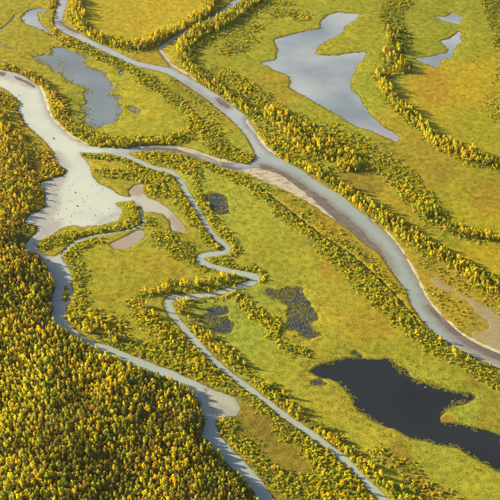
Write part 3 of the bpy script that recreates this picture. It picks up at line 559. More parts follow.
def grid_patch(name, cells, z, material):
    i, j = np.nonzero(cells)
    q = np.stack([gidx[i, j], gidx[i+1, j], gidx[i+1, j+1], gidx[i, j+1]], -1)
    u, inv = np.unique(q.ravel(), return_inverse=True)
    zz = np.zeros(len(u)) if z is None else z.ravel()[u]
    v = np.stack([XX.ravel()[u], YY.ravel()[u], zz], -1)
    me = npmesh(name, v, inv.reshape(-1, 4), material)
    me.polygons.foreach_set('use_smooth', np.ones(len(me.polygons), bool))
    return me
# ---------------------------------------------------------------- sand, mud and gravel banks
M_sand = sand_material('pale_sand', alb((212, 196, 154)), alb((182, 164, 124)), .9, .2)
M_sandmud = sand_material('streaked_sand', alb((212, 197, 160)), alb((146, 126, 106)), .8, .2)
M_mud = sand_material('wet_mud', alb((118, 102, 90)), alb((142, 126, 110)), .5, .1, .4)
M_gravel = sand_material('grey_gravel', alb((174, 154, 116)), alb((160, 144, 66)), .95, .3)
M_silt2 = sand_material('grey_silt', alb((188, 184, 156)), alb((170, 168, 146)), .6, .1)
banks = [
 ('mudbank', 'poly', [(258, 163), (270, 166), (285, 173), (302, 183), (320, 196), (337, 208), (355, 223), (370, 238), (382, 252), (388, 262), (376, 254), (362, 243), (348, 231), (325, 214), (307, 202), (287, 191), (268, 181), (262, 172)], M_mud, .05, 'brown wet mudbank along the inner side of the main river'),
 ('sandbar', 'poly', [(240, 170), (256, 167.5), (270, 170.5), (286, 178.5), (300, 188.5), (313, 199), (328, 211.5), (348, 229), (372, 249), (362, 245), (346, 231), (326, 215.5), (306, 203.5), (284, 191.5), (262, 181), (248, 175)], M_sandmud, .16, 'pale streaked sandbar beside the brown mudbank'),
 ('sandbar', 'poly', [(175, 147), (185, 147.5), (200, 151.5), (215, 156.5), (228, 160.5), (238, 164), (226, 162.5), (210, 158.5), (195, 153.5), (182, 150)], M_sand, .12, 'long thin pale sandbar in the side channel'),
 ('mudbank', 'poly', [(128, 149.5), (140, 148), (160, 147), (172, 148.5), (190, 154), (205, 159.5), (220, 164.5), (236, 167.5), (246, 169), (236, 170.5), (222, 167), (205, 161), (190, 155), (168, 150), (148, 149.8)], M_mud, .06, 'dark mudbank in the side channel below the thin sandbar'),
 ('sandbank', 'line', [(40, 86, 1.2), (44, 92, 1.5), (46.5, 101, 1.4), (49, 111, 1.2), (54, 119, 1), (60, 126, 1), (67, 132, .9), (76, 139, 1), (89, 145, .8)], M_sand, .3, 'narrow pale sand rim on the bend of the pale lake'),
 ('sandbank', 'line', [(246, 119, .8), (251, 127, 1), (259, 137, 1), (267, 148, 1), (276, 155, .8)], M_sand, .3, 'sand rim where the upper river meets the main river'),
 ('sandbank', 'line', [(160, 49, .8), (167, 58, 1.2), (173, 66, 1.2), (184, 72, 1.2), (196, 80, .8)], M_sand, .3, 'sand rim at the fork of the upper river'),
 ('sandbank', 'line', [(372, 219, .5), (390, 234, .8), (402, 249, 1), (412, 267, 1.1), (419, 279, 1.2), (425, 293, 1.1), (435, 308, 1.0), (447, 320, 1.0), (462, 334, 1.1), (480, 344, 1.2), (500, 353, 1.2), (540, 366, 1.2)], M_sand, .3, 'pale sand edge along the outer bank of the main river'),
 ('mudbank', 'line', [(428, 306, 1.5), (442, 321, 3), (460, 338, 3.2), (480, 349, 3.2), (500, 358, 3.5), (540, 370, 3.5)], M_mud, .05, 'brown mudbank on the far side of the lower main river'),
 ('sand_fan', 'poly', [(205, 388), (216, 391), (230, 396), (235, 399), (239, 407), (236, 413), (225, 416.5), (218, 416), (214, 404)], M_silt2, .14, 'grey sand fan in the cove beside the forest'),
 ('mudflat', 'poly', [(53, 152), (60, 156), (62, 164), (55, 160)], M_silt2, .08, 'small silt flat on the left shore of the pale lake'),
 ('mudbank', 'poly', [(13, 75.5), (20, 78), (28, 81.5), (34, 85), (36, 88), (30, 86.5), (24, 82.5), (17, 79)], M_mud, .06, 'dark mudbank in the channel at upper left'),
 ('mudbank', 'poly', [(-2, 72), (4, 72), (6, 76), (1, 77)], M_mud, .06, 'small dark mudbank at the left edge'),
 ('mudbank', 'poly', [(58, 21), (64, 23), (72, 28), (80, 33), (76, 33), (68, 29.5), (60, 25)], M_mud, .07, 'dark mudbank on the bend of the upper river'),
 ('mudbank', 'poly', [(216, 98), (224, 101), (231, 107), (228, 109), (220, 104)], M_mud, .06, 'dark mudbank in the upper river above the confluence'),
]
land_banks = [
 ('gravel_bed', 'poly', [(419, 274), (426, 275), (438, 280), (450, 287), (475, 299), (500, 315), (540, 340), (560, 350), (560, 385), (530, 368), (500, 350), (480, 343), (466, 335), (474, 330), (486, 331), (490, 326), (478, 315), (458, 300), (440, 289), (428, 282)], M_gravel, .2, 'dry grey gravel channel branching right from the main river'),
 ('gravel_track', 'line', [(404, 247, .7), (414, 254, .9), (424, 263, 1), (432, 270, 1.2), (440, 279, 1.2)], M_gravel, .15, 'thin gravel strip above the dry gravel channel'),
]
bank_cover = np.full((NX, NY), -14, np.float32)
for nm, ty, p, m, top, lab in banks:
    s = (poly_sdf(p, 2) if ty == 'poly' else line_sdf(p)) + (rag*2.2 if ty == 'poly' else rag*1.3)
    bank_cover = np.maximum(bank_cover, s)
    z = np.clip(s*.06, -.35, top*.6) + (fbm(XX, YY, 9, 91, 3)-.5)*.10*sstep(-1, 2, s)
    if ty == 'line': z = np.maximum(np.clip(s*.1, -.35, top), np.where(s > 0, hgt+.03+.02*s, hgt+s*.2-.0))
    c = s > -1.5; cells = c[:-1, :-1] | c[1:, :-1] | c[:-1, 1:] | c[1:, 1:]
    add(nm, grid_patch(nm, cells, z, m), 'structure', label=lab)
for nm, ty, p, m, top, lab in land_banks:
    s = (poly_sdf(p, 2) if ty == 'poly' else line_sdf(p)) + rag*3.5 + (fbm(XX, YY, 26, 991, 3)-.58)*16
    bank_cover = np.maximum(bank_cover, s)
    z = hgt+np.clip(s*.08, -.3, .12)
    c = s > -1.5; cells = c[:-1, :-1] | c[1:, :-1] | c[:-1, 1:] | c[1:, 1:]
    add(nm, grid_patch(nm, cells, z, m), 'structure', label=lab)

shoal = .75*sstep(-9, 0, bank_cover)
shoal = np.maximum(shoal, .45*(1-sstep(0, 3.5, water)))
for p, f in (([(58, 176, 8), (50, 190, 9), (50, 205, 10), (42, 215, 10), (40, 230, 8), (36, 242, 6), (46, 258, 6)], .8), ([(60, 158, 5), (66, 166, 4)], .7), ([(54, 224, 6), (46, 232, 7)], .8), ([(100, 222, 3), (118, 214, 4)], .6), ([(133, 188, 6), (138, 192, 5)], 1.), ([(176, 218, 6), (182, 228, 6)], 1.), ([(112, 246, 6), (130, 242, 6)], .75), ([(0, 74, 4), (20, 78, 5), (34, 86, 4)], .7),
             ([(380, 250, 4), (390, 262, 4), (397, 275, 2)], .7), ([(186, 82, 2), (206, 96, 2), (226, 110, 2.5)], .6), ([(385, 128, 5), (396, 138, 4)], .7)):
    shoal = np.maximum(shoal, f*sstep(-7, 5, line_sdf(p)))
sn = np.zeros((NX, NY, 3), np.float32); bn = sn.copy(); sw_ = np.zeros((NX, NY), np.float32)
for key, (ca_, cb_) in SILT.items():
    d_ = WB['west'] if key == 'lower' else WB[key]
    if key in ('west', 'lower'):
        d_ = np.maximum(WB['west'], WB['lower']); f_ = sstep(235, 285, PVg+(fbm(XX, YY, 20, 901, 2)-.5)*20); f_ = f_ if key == 'lower' else 1-f_
    else: f_ = 1.
    wt = (np.exp(np.clip(d_, -14, 14)/3.5)*f_).astype(np.float32)
    sn += wt[..., None]*alb(ca_).astype(np.float32); bn += wt[..., None]*alb(cb_).astype(np.float32); sw_ += wt
sn /= sw_[..., None]; bn /= sw_[..., None]
def vcol(me, nm, g, co):
    me.attributes.new(nm, 'FLOAT_COLOR', 'POINT').data.foreach_set('color', np.concatenate([sample(g, co[:, 0], co[:, 1]), np.ones((len(co), 1))], -1).astype(np.float32).ravel())
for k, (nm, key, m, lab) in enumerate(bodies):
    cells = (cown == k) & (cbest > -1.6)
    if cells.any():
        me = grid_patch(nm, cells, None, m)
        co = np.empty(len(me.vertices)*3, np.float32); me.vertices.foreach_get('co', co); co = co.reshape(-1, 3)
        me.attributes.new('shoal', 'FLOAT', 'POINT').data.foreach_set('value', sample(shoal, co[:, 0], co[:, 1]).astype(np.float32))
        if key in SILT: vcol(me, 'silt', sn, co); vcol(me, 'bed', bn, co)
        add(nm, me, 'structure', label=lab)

# ---------------------------------------------------------------- plant meshes
M_leaf = leaf_material('birch_leaves', .38); M_wleaf = leaf_material('willow_leaves', .45)
M_bark = plain('birch_bark', (.42, .38, .32)); M_stem = plain('willow_stem', (.16, .12, .08))
def leafy(name, clumps, per, size, material, r, flat=.7):
    """many small bent leaf sprays spread through clumps: (cx, cy, cz, radius)"""
    V, Fc, S = [], [], []
    for (cx, cy, cz, rad) in clumps:
        shade = r.random()
        for k in range(per):
            d = r.normal(size=3); d /= np.linalg.norm(d)
            pos = np.array([cx, cy, cz]) + d*rad*np.array([1, 1, flat])*(r.random()**.4)
            nrm = d*.8 + r.normal(size=3)*.55 + np.array([0, 0, .25]); nrm /= np.linalg.norm(nrm)
            t = np.cross(nrm, r.normal(size=3)); t /= np.linalg.norm(t); b = np.cross(nrm, t)
            s = size*(.65+.7*r.random()); k0 = len(V)
            V += [pos-t*s*.5-b*s*.35, pos+t*s*.5-b*s*.3+nrm*s*.1, pos+t*s*.3+b*s*.45, pos-t*s*.4+b*s*.4+nrm*s*.12]
            Fc.append((k0, k0+1, k0+2, k0+3)); S += [np.clip(shade*.6+r.random()*.4, 0, 1)]*4
    me = npmesh(name, np.array(V), np.array(Fc), material)
    a = me.attributes.new('leaf_shade', 'FLOAT', 'POINT'); a.data.foreach_set('value', np.array(S, np.float32))
    return me
def tubes(name, segs, material, sides=5):
    V, Fc = [], []
    for (a, b, ra, rb) in segs:
        a, b = Vector(a), Vector(b); z = (b-a).normalized(); x = z.orthogonal().normalized(); y = z.cross(x); k0 = len(V)
        for c, rr in ((a, ra), (b, rb)):
            for s in range(sides):
                t = 2*math.pi*s/sides; V.append(tuple(c+x*math.cos(t)*rr+y*math.sin(t)*rr))
        for s in range(sides): Fc.append((k0+s, k0+(s+1) % sides, k0+sides+(s+1) % sides, k0+sides+s))
    return npmesh(name, np.array(V), np.array(Fc), material)
def birch_mesh(k):
    r = np.random.default_rng(100+k)
    hgt_ = 6.0; wid = .75+.75*r.random(); lean = r.normal(size=2)*.35; skew = .12+.2*r.random(); fork = r.random() < .4
    cl = []; segs = []
    spine = lambda z: np.array([lean[0]*(max(z, 0)/hgt_)**1.5, lean[1]*(max(z, 0)/hgt_)**1.5, z])
    for s in range(5):
        segs.append((spine(-.2+s*1.15), spine(-.2+(s+1)*1.15), .15-.024*s, .126-.024*s))
    n = 15+int(r.integers(0, 10)); low_ = 1.0+1.0*r.random()
    for s in range(n):
        f = (s+.5)/n; z = low_+f*(5.5-low_)*(.93+.14*r.random())
        prof = math.sin(math.pi*min(1, skew+f*(.95-skew)))**.85
        a = s*2.4+r.random()*1.4; rr = wid*prof*(.15+1.0*r.random())
        c = spine(z)+np.array([math.cos(a)*rr, math.sin(a)*rr, 0])
        cl.append((*c, .32+.36*prof*r.random()+.12*(1-f)))
        if s % 2 == 0: segs.append((spine(z-.7), c, .05, .02))
    cl.append((*spine(5.6), .34))
    if fork:
        a = r.random()*6.28; q = np.array([math.cos(a)*.7, math.sin(a)*.7, 0])
        for z in (3.6, 4.3, 4.9): cl.append((*(spine(z)+q*(.7+.1*z)), .36))
        segs.append((spine(2.2), spine(4.9)+q, .07, .02))
    return leafy('crown', cl, 13+int(r.integers(0, 7)), .40, M_leaf, r, 1.05), tubes('trunk', segs, M_bark)
def willow_mesh(k):
    r = np.random.default_rng(200+k)
    cl = []; segs = []
    n = 9+int(r.integers(0, 7)); w_ = .85+.6*r.random(); up = .8+.7*r.random(); ax = r.random()*3.14; el = .6+.4*r.random()
    for s in range(n):
        a = s*2.4+r.random()*1.6; rr = w_*math.sqrt((s+.3)/n)*(.6+.8*r.random())
        z = 1.5*up*(1-.55*min(1, rr/w_)**2)*(.55+.65*r.random())
        px_, py_ = math.cos(a)*rr, math.sin(a)*rr*el
        c = np.array([px_*math.cos(ax)-py_*math.sin(ax), px_*math.sin(ax)+py_*math.cos(ax), z])
        cl.append((*c, .26+.34*r.random()))
        if s % 2 == 0: segs.append(((c[0]*.15, c[1]*.15, -.15), tuple(c), .05, .015))
    return leafy('crown', cl, 20, .31, M_wleaf, r, 1.1), tubes('stems', segs, M_stem, 4)
BM = [birch_mesh(k) for k in range(14)]
WM = [willow_mesh(k) for k in range(10)]

# ---------------------------------------------------------------- scatter the plants
def scatter(spacing, dens, seed, keep=None):
    r = np.random.default_rng(seed)
    a = np.arange(GX0+2, GX1-2, spacing); b = np.arange(GY0+2, GY1-2, spacing)
    A, B = np.meshgrid(a, b, indexing='ij')
    B = B + (np.arange(len(a)) % 2)[:, None]*spacing*.5
    x = (A + (r.random(A.shape)-.5)*spacing*.9).ravel(); y = (B + (r.random(A.shape)-.5)*spacing*.9).ravel()
    d = sample(dens, x, y)
    ok = r.random(len(x)) < d
    return x[ok], y[ok], r
PAL = {  # picture colours of sunlit leaves
 'golden': (236, 199, 26), 'yellow': (216, 196, 28), 'lime': (184, 182, 28), 'green': (138, 142, 30), 'olive': (158, 140, 30), 'orange': (220, 164, 28), 'russet': (160, 120, 40)}
LG = np.array([1.75, 1.58, 1.5])*.64
names = list(PAL)
pal = np.array([np.clip(lin(PAL[k])/LG, .004, .75) for k in names])
def choose(x, y, r, weights):
    """weights (n,7)"""
    c = np.cumsum(weights/weights.sum(1, keepdims=True), 1); u = r.random(len(x))[:, None]
    return (u > c).sum(1)
# birches
bd = np.where(water > -.8, 0, dens_b); bd = np.where(bank_cover > -.5, 0, bd)
bx, by, r = scatter(2.45, bd*.88, 5)
u, v, _ = to_px(bx, by, 0)
fo = sample(forest, bx, by); low = fbm(bx, by, 45, 301, 2); loc2 = fbm(bx, by, 14, 311, 2)
W = np.tile(np.array([.24, .36, .24, .06, .05, .04, .01]), (len(bx), 1))
isf = fo > .5
W[isf] = (.14, .28, .22, .10, .18, .05, .04)
nw = (u < 70) & (v < 235); W[nw] = (.14, .18, .12, .08, .22, .14, .16)
tr = (u > 370) & (v < 75); W[tr] = (.05, .18, .32, .25, .18, .02, 0)
W[:, 3] *= 1+2.5*(low < .45); W[:, 4] *= 1+1.8*(low < .42); W[:, 0] *= 1+1.5*(low > .55); W[:, 1] *= 1+.8*(loc2 > .55); W[:, 5] *= .6+.9*(loc2 < .4)
# broad tonal patches of the forest: bright leaf colours weighted up in some, dull ones in others
def leaf_tone(u, v):
    g = .50+1.4*(fbm(u*1.0, v*1.6, 42, 331, 2)-.5)
    for cu, cv, rr_, am in ((8, 425, 38, .5), (35, 375, 35, .35), (75, 365, 25, .2), (20, 480, 30, .25), (170, 470, 35, .2), (215, 480, 25, .25), (100, 435, 38, -.45), (150, 405, 30, -.35), (50, 455, 22, -.25), (30, 300, 45, -.15), (15, 250, 30, -.1), (130, 480, 25, .1)):
        g = g + am*np.exp(-((u-cu)**2+(v-cv)**2)/rr_**2)
    return np.clip(g, .08, 1.)
gl = leaf_tone(u, v)
for q, e_ in ((0, 1), (1, 1), (2, .6)): W[isf, q] *= (.25+1.6*gl[isf])**e_
for q in (3, 4, 6): W[isf, q] *= 1.9-1.6*gl[isf]
upf = isf & (v < 300); W[upf, 6] *= 2.5; W[upf, 5] *= 2
bcol = choose(bx, by, r, W)
bs = (.6+.78*r.random(len(bx))**1.4)*np.where(isf, 1.0, 1.02)*(.68+.62*low)
bs = np.where(nw, bs*.85, bs)
brot = r.random(len(bx))*6.283; bvar = r.integers(0, len(BM), len(bx)); bwid = bs**.6*(.85+.4*r.random(len(bx)))*.92
btint = pal[bcol]*(.75+.5*r.random((len(bx), 1)))*(np.where(isf, .88+.3*gl, 1.)[:, None])
# lone tall trees that stand out in the picture: foot pixel, height scale, colour
lone = [((440, 341), 1.05, 'golden'), ((461, 352.5), .8, 'lime'), ((490, 367), .85, 'yellow'), ((477, 365), .7, 'lime'), ((262.5, 389), 1.1, 'yellow'), ((290, 413), 1.25, 'golden'), ((292, 407), 1.1, 'yellow'),
 ((334, 441), 1.0, 'orange'), ((346, 452), 1.1, 'yellow'), ((381, 478), 1.35, 'golden'), ((391, 486), .9, 'golden'), ((274.5, 470), 1.0, 'orange'), ((358.5, 491), 1.1, 'orange'), ((365, 464), .95, 'orange'), ((327, 452), .9, 'yellow'), ((80, 339), 1.0, 'yellow'), ((209, 293), .9, 'yellow'), ((234, 288), .8, 'golden'), ((220, 162), .9, 'yellow'), ((181, 196), .8, 'orange')]
lw = to_world([p for p, _, _ in lone])
bx = np.concatenate([bx, lw[:, 0]]); by = np.concatenate([by, lw[:, 1]]); ls = np.array([s for _, s, _ in lone]); bs = np.concatenate([bs, ls]); bwid = np.concatenate([bwid, ls*1.05])
bcol = np.concatenate([bcol, [names.index(c) for _, _, c in lone]]); btint = np.concatenate([btint, [pal[names.index(c)] for _, _, c in lone]])
brot = np.concatenate([brot, rng.random(len(lone))*6.28]); bvar = np.concatenate([bvar, rng.integers(0, len(BM), len(lone))])
isl = np.concatenate([np.zeros(len(fo), bool), np.ones(len(lone), bool)]); fo = np.concatenate([fo, np.zeros(len(lone))])
bz = sample(hgt, bx, by, True)-.05
# willows
wd = np.where(water > -.7, 0, dens_w); wd = np.maximum(wd, (poly_sdf(isle, 1, 4.) > .3)*(water < .4)); wd = np.where(bank_cover > -.3, 0, wd); wd = np.where(forest > .5, .3*(water < -1), wd)
wd = np.where(shade_groove > -.5, 0, wd)
wx_, wy_, r = scatter(1.28, wd*.95, 6)
u, v, _ = to_px(wx_, wy_, 0)
low = fbm(wx_, wy_, 38, 401, 2); loc2 = fbm(wx_, wy_, 12, 411, 2)
W = np.tile(np.array([.09, .30, .42, .12, .05, .015, .005]), (len(wx_), 1))
nw = (u < 70) & (v < 235); W[nw] = (.16, .22, .16, .08, .16, .14, .12)
drk = ((u > 210) & (u < 300) & (v < 62)) | ((u > 370) & (v < 72)) | (u > 480) & (v < 60); W[drk] = (.03, .12, .34, .34, .17, 0, 0)
brn = (u > 372) & (v > 440) & (v-440 < (u-372)*1.2); W[brn] = (.08, .16, .18, .1, .2, .14, .2)
W[:, 3] *= 1+2.5*(low < .42); W[:, 0] *= 1+1.6*(low > .55); W[:, 5] *= 1+2*(loc2 < .36)
inf = sample(forest, wx_, wy_) > .5; W[inf] = (.04, .1, .16, .22, .3, .06, .14)
wcol = choose(wx_, wy_, r, W)
ws = (.34+.80*r.random(len(wx_))**2.4)*(.7+.6*low)*np.where(drk, .85, 1)*(.7+.3*np.clip(sample(dens_w, wx_, wy_)*1.4, 0, 1))
wrot = r.random(len(wx_))*6.283; wvar = r.integers(0, len(WM), len(wx_)); wwid = ws*(.85+.35*r.random(len(wx_))); ws = ws*.85
wtint = pal[wcol]*(.8+.36*r.random((len(wx_), 1)))
wz = sample(hgt, wx_, wy_, True)-.04

def links(nt_, a, b): nt_.links.new(a, b)
def instancer(name, x, y, z, rot, sxy, sz, var, tint, sources, label):
    """one object of 'stuff': points that carry copies of the given pieces"""
    me = bpy.data.meshes.new(name); n = len(x)
    me.vertices.add(n); me.vertices.foreach_set('co', np.stack([x, y, z], -1).astype(np.float32).ravel())
    for nm, ty, dat in (('rot', 'FLOAT_VECTOR', np.stack([np.zeros(n), np.zeros(n), rot], -1)), ('scl', 'FLOAT_VECTOR', np.stack([sxy, sxy, sz], -1))):
        a = me.attributes.new(nm, ty, 'POINT'); a.data.foreach_set('vector', dat.astype(np.float32).ravel())
    a = me.attributes.new('var', 'INT', 'POINT'); a.data.foreach_set('value', var.astype(np.int32))
    a = me.attributes.new('tint', 'FLOAT_COLOR', 'POINT'); a.data.foreach_set('color', np.concatenate([tint, np.ones((n, 1))], -1).astype(np.float32).ravel())
    o = add(name, me, 'stuff', label=label)
    g = bpy.data.node_groups.new(name, 'GeometryNodeTree')
    g.interface.new_socket('Geometry', in_out='INPUT', socket_type='NodeSocketGeometry'); g.interface.new_socket('Geometry', in_out='OUTPUT', socket_type='NodeSocketGeometry')
    gi = g.nodes.new('NodeGroupInput'); go = g.nodes.new('NodeGroupOutput')
    big = g.nodes.new('GeometryNodeJoinGeometry')
    for pieces in sources:
        j = g.nodes.new('GeometryNodeJoinGeometry')
        for po in pieces:
            oi = g.nodes.new('GeometryNodeObjectInfo'); oi.transform_space = 'ORIGINAL'; oi.inputs['Object'].default_value = po
            links(g, oi.outputs['Geometry'], j.inputs[0])
        ti = g.nodes.new('GeometryNodeGeometryToInstance'); links(g, j.outputs[0], ti.inputs[0]); links(g, ti.outputs[0], big.inputs[0])
    ip = g.nodes.new('GeometryNodeInstanceOnPoints')
    links(g, gi.outputs[0], ip.inputs['Points']); links(g, big.outputs[0], ip.inputs['Instance']); ip.inputs['Pick Instance'].default_value = True
    def na(nm, ty):
        k = g.nodes.new('GeometryNodeInputNamedAttribute'); k.data_type = ty; k.inputs['Name'].default_value = nm
        return k.outputs['Attribute']
    links(g, na('var', 'INT'), ip.inputs['Instance Index'])
    e = g.nodes.new('FunctionNodeEulerToRotation'); links(g, na('rot', 'FLOAT_VECTOR'), e.inputs[0]); links(g, e.outputs[0], ip.inputs['Rotation'])
    links(g, na('scl', 'FLOAT_VECTOR'), ip.inputs['Scale']); links(g, ip.outputs[0], go.inputs[0])
    o.modifiers.new('scatter', 'NODES').node_group = g
    return o

CN = {'golden': 'golden', 'yellow': 'yellow', 'lime': 'lime green', 'green': 'dark green', 'olive': 'olive', 'orange': 'orange', 'russet': 'russet brown'}
def size_word(s, a, b): return 'small' if s < a else ('tall' if s > b else '')
ORD = ['leftmost', 'second from left', 'third from left', 'fourth from left', 'fifth from left', 'sixth from left', 'seventh from left', 'eighth from left', 'ninth from left', 'tenth from left'] + [q+' from left' for q in ('eleventh', 'twelfth', 'thirteenth', 'fourteenth', 'fifteenth', 'sixteenth', 'seventeenth', 'eighteenth', 'nineteenth', 'twentieth')] + [f'{q}th from left' for q in range(24, 60)]
def forest_zone(u, v):
    row = 'at the bottom edge' if v > 486 else ('in lowest forest rows' if v > 468 else ('in lower forest rows' if v > 450 else ('in mid forest' if v > 425 else 'in upper forest')))
    c = 'far left' if u < 25 else ('left' if u < 60 else ('left of centre' if u < 95 else ('central' if u < 130 else ('right of centre' if u < 165 else ('right' if u < 200 else 'by pale channel')))))
    return row+', '+c
def shrub_zone(u, v):
    L = [(225, 400), (255, 445), (285, 480), (320, 485), (350, 490), (385, 490), (420, 492), (455, 500), (310, 455), (280, 430), (300, 415), (340, 445), (270, 395), (240, 365), (200, 365), (460, 360), (490, 378), (430, 340), (160, 345), (215, 340)]
    N = ['beside the grey sand fan', 'on the pale channel right bank', 'in bottom centre thicket, left part', 'in bottom centre thicket', 'in thicket left of the stream', 'at bottom right of the stream', 'in brownish scrub below lake meadow',
         'at bottom edge under lake meadow', 'in clump left of the stream', 'in clump on the brown meadow', 'on middle right bank of stream', 'on lower right bank of stream', 'on upper right bank of stream', 'on stream bank above brown meadow', 'in thicket between channel and stream',
         'between dark lake and main river', 'at right edge above dark lake', 'on bank below main river bend', 'in thicket above the pale channel', 'on bank inside the stream loop']
    k = min(range(len(L)), key=lambda q: (L[q][0]-u)**2+(L[q][1]-v)**2)
    return N[k]
def individuals(name, part2, cat, group, x, y, z, rot, sxy, sz, var, tint, colr, meshes, pick, desc):
    todo = {}
    roots = {}
    for i in pick:
        e = bpy.data.objects.new(name, None); col.objects.link(e)
        e.empty_display_size = .5; e.location = (x[i], y[i], z[i]); e.rotation_euler = (0, 0, rot[i]); e.scale = (sxy[i], sxy[i], sz[i])
        e['category'] = cat; e['group'] = group
        cr = bpy.data.objects.new('crown', meshes[var[i]][0]); col.objects.link(cr); cr.parent = e; cr['tint'] = [float(q) for q in tint[i]]
        st = bpy.data.objects.new(part2, meshes[var[i]][1]); col.objects.link(st); st.parent = e
        u_, v_, _ = to_px(x[i], y[i], z[i]+2)
        todo.setdefault(desc(i, u_, v_), []).append((u_, e)); roots.setdefault(int(var[i]), (cr, st))
    for (a, b), lst in todo.items():
        lst.sort(key=lambda q: q[0])
        for k, (_, e) in enumerate(lst):
            if len(lst) == 1: e['label'] = f'{a} {b}'
            elif k == len(lst)-1: e['label'] = f'{a} {b}, rightmost'
            else: e['label'] = f'{a} {b}, {ORD[k]}'
    return roots
def pick_top(x, y, s, extra, n):
    u, v, d = to_px(x, y, 0)
    vis = (u > 2) & (u < 498) & (v < 503) & (v > 2)
    sc_ = np.where(vis, s/d, 0); sc_ = np.where(extra & vis, 9, sc_)
    return np.argsort(-sc_)[:n]
bp = pick_top(bx, by, bs, isl, 300); wpk = pick_top(wx_, wy_, ws, np.zeros(len(wx_), bool), 300)
def bdesc(i, u, v):
    sw = size_word(bs[i], .98, 1.12); c = CN[names[bcol[i]]]
    if fo[i] < .5: return (f'{sw} {c} birch standing'.strip(), shrub_zone(u, v))
    return (f'{sw} {c} birch'.strip(), forest_zone(u, v))
def wdesc(i, u, v): return (f'{size_word(ws[i], .9, 1.02)} {CN[names[wcol[i]]]} willow shrub'.replace('tall', 'large').strip(), shrub_zone(u, v))
broots = individuals('birch_tree', 'trunk', 'tree', 'birches in autumn colours', bx, by, bz, brot, bwid, bs, bvar, btint, bcol, BM, bp, bdesc)
wroots = individuals('willow_shrub', 'stems', 'shrub', 'willow shrubs on the banks', wx_, wy_, wz, wrot, wwid, ws, wvar, wtint, wcol, WM, wpk, wdesc)
def rest(pick, n): m = np.ones(n, bool); m[pick] = False; return m
m_ = rest(bp, len(bx)); order = sorted(broots); remap = np.zeros(99, int)
for k, q in enumerate(order): remap[q] = k
instancer('birch_forest', bx[m_], by[m_], bz[m_], brot[m_], bwid[m_], bs[m_], remap[bvar[m_]], btint[m_], [broots[q] for q in order], 'remaining birches of the forest and river banks, in yellow, green and orange')
m_ = rest(wpk, len(wx_)); order = sorted(wroots); remap = np.zeros(99, int)
for k, q in enumerate(order): remap[q] = k
instancer('willow_thicket', wx_[m_], wy_[m_], wz[m_], wrot[m_], wwid[m_], ws[m_], remap[wvar[m_]], wtint[m_], [wroots[q] for q in order], 'remaining willow shrubs lining the channels and meadows')

# ---------------------------------------------------------------- sedge: tussocks on the meadow and tufts standing in the ponds
M_sedge = sedge_material()
def tuft(r, cx, cy, rad, hh_, n, V, Fc):
    for k in range(n):
        a = r.random()*6.283; d = rad*math.sqrt(r.random()); x, y = cx+math.cos(a)*d, cy+math.sin(a)*d
        w_ = rad*.35; o_ = r.random()*6.283; h_ = hh_*(.6+.6*r.random()); k0 = len(V)
        V += [(x-math.cos(o_)*w_, y-math.sin(o_)*w_, -.05), (x+math.cos(o_)*w_, y+math.sin(o_)*w_, -.05), (x+math.cos(a)*rad*.5, y+math.sin(a)*rad*.5, h_)]
        Fc.append((k0, k0+1, k0+2))
def sedge_patch(k, half, count, rad, hh_, blades):
    r = np.random.default_rng(500+k); V, Fc = [], []
    for _ in range(count):
        a = r.random()*6.283; d = half*math.sqrt(r.random())
        tuft(r, math.cos(a)*d, math.sin(a)*d, rad*(.6+.8*r.random()), hh_*(.6+.8*r.random()), blades, V, Fc)
    return npmesh('sedge', np.array(V), np.array(Fc), M_sedge)
# open meadow
md = np.where(water > -.8, 0, 1.0)*np.where(bank_cover > -.5, 0, 1)*(1-np.clip(forest*1.2, 0, 1))*(1-.6*np.clip(dens_w, 0, 1))
inframe = (PUg > -30) & (PUg < 530) & (PVg > -20) & (PVg < 530)
md = md*inframe*.8
sx_, sy_, r = scatter(3.6, md, 9)
gsoil = soil[len(xa):len(xa)+NX, len(ya):len(ya)+NY]
stint = sample(gsoil, sx_, sy_)*(1.05+.4*r.random((len(sx_), 1)))
one = np.ones(len(sx_))
patches_o = []
def proto(me, x, y, z, tint, nm):
    o = add(nm, me, 'stuff'); o.location = (x, y, z); o['tint'] = [float(q) for q in tint]; return o
z_ = sample(hgt, sx_, sy_, True)
pp = []
for k in range(4):
    o = proto(sedge_patch(k, 2.4, 34, .26, .2, 5), sx_[k], sy_[k], z_[k], stint[k], 'sedge_tussocks'); o['label'] = 'patch of sedge tussocks on the meadow'; pp.append((o,))
instancer('sedge_meadow', sx_[4:], sy_[4:], z_[4:], r.random(len(sx_)-4)*6.28, one[4:], .7+.6*r.random(len(sx_)-4), r.integers(0, 4, len(sx_)-4), stint[4:], pp, 'sedge tussocks covering the open meadow')
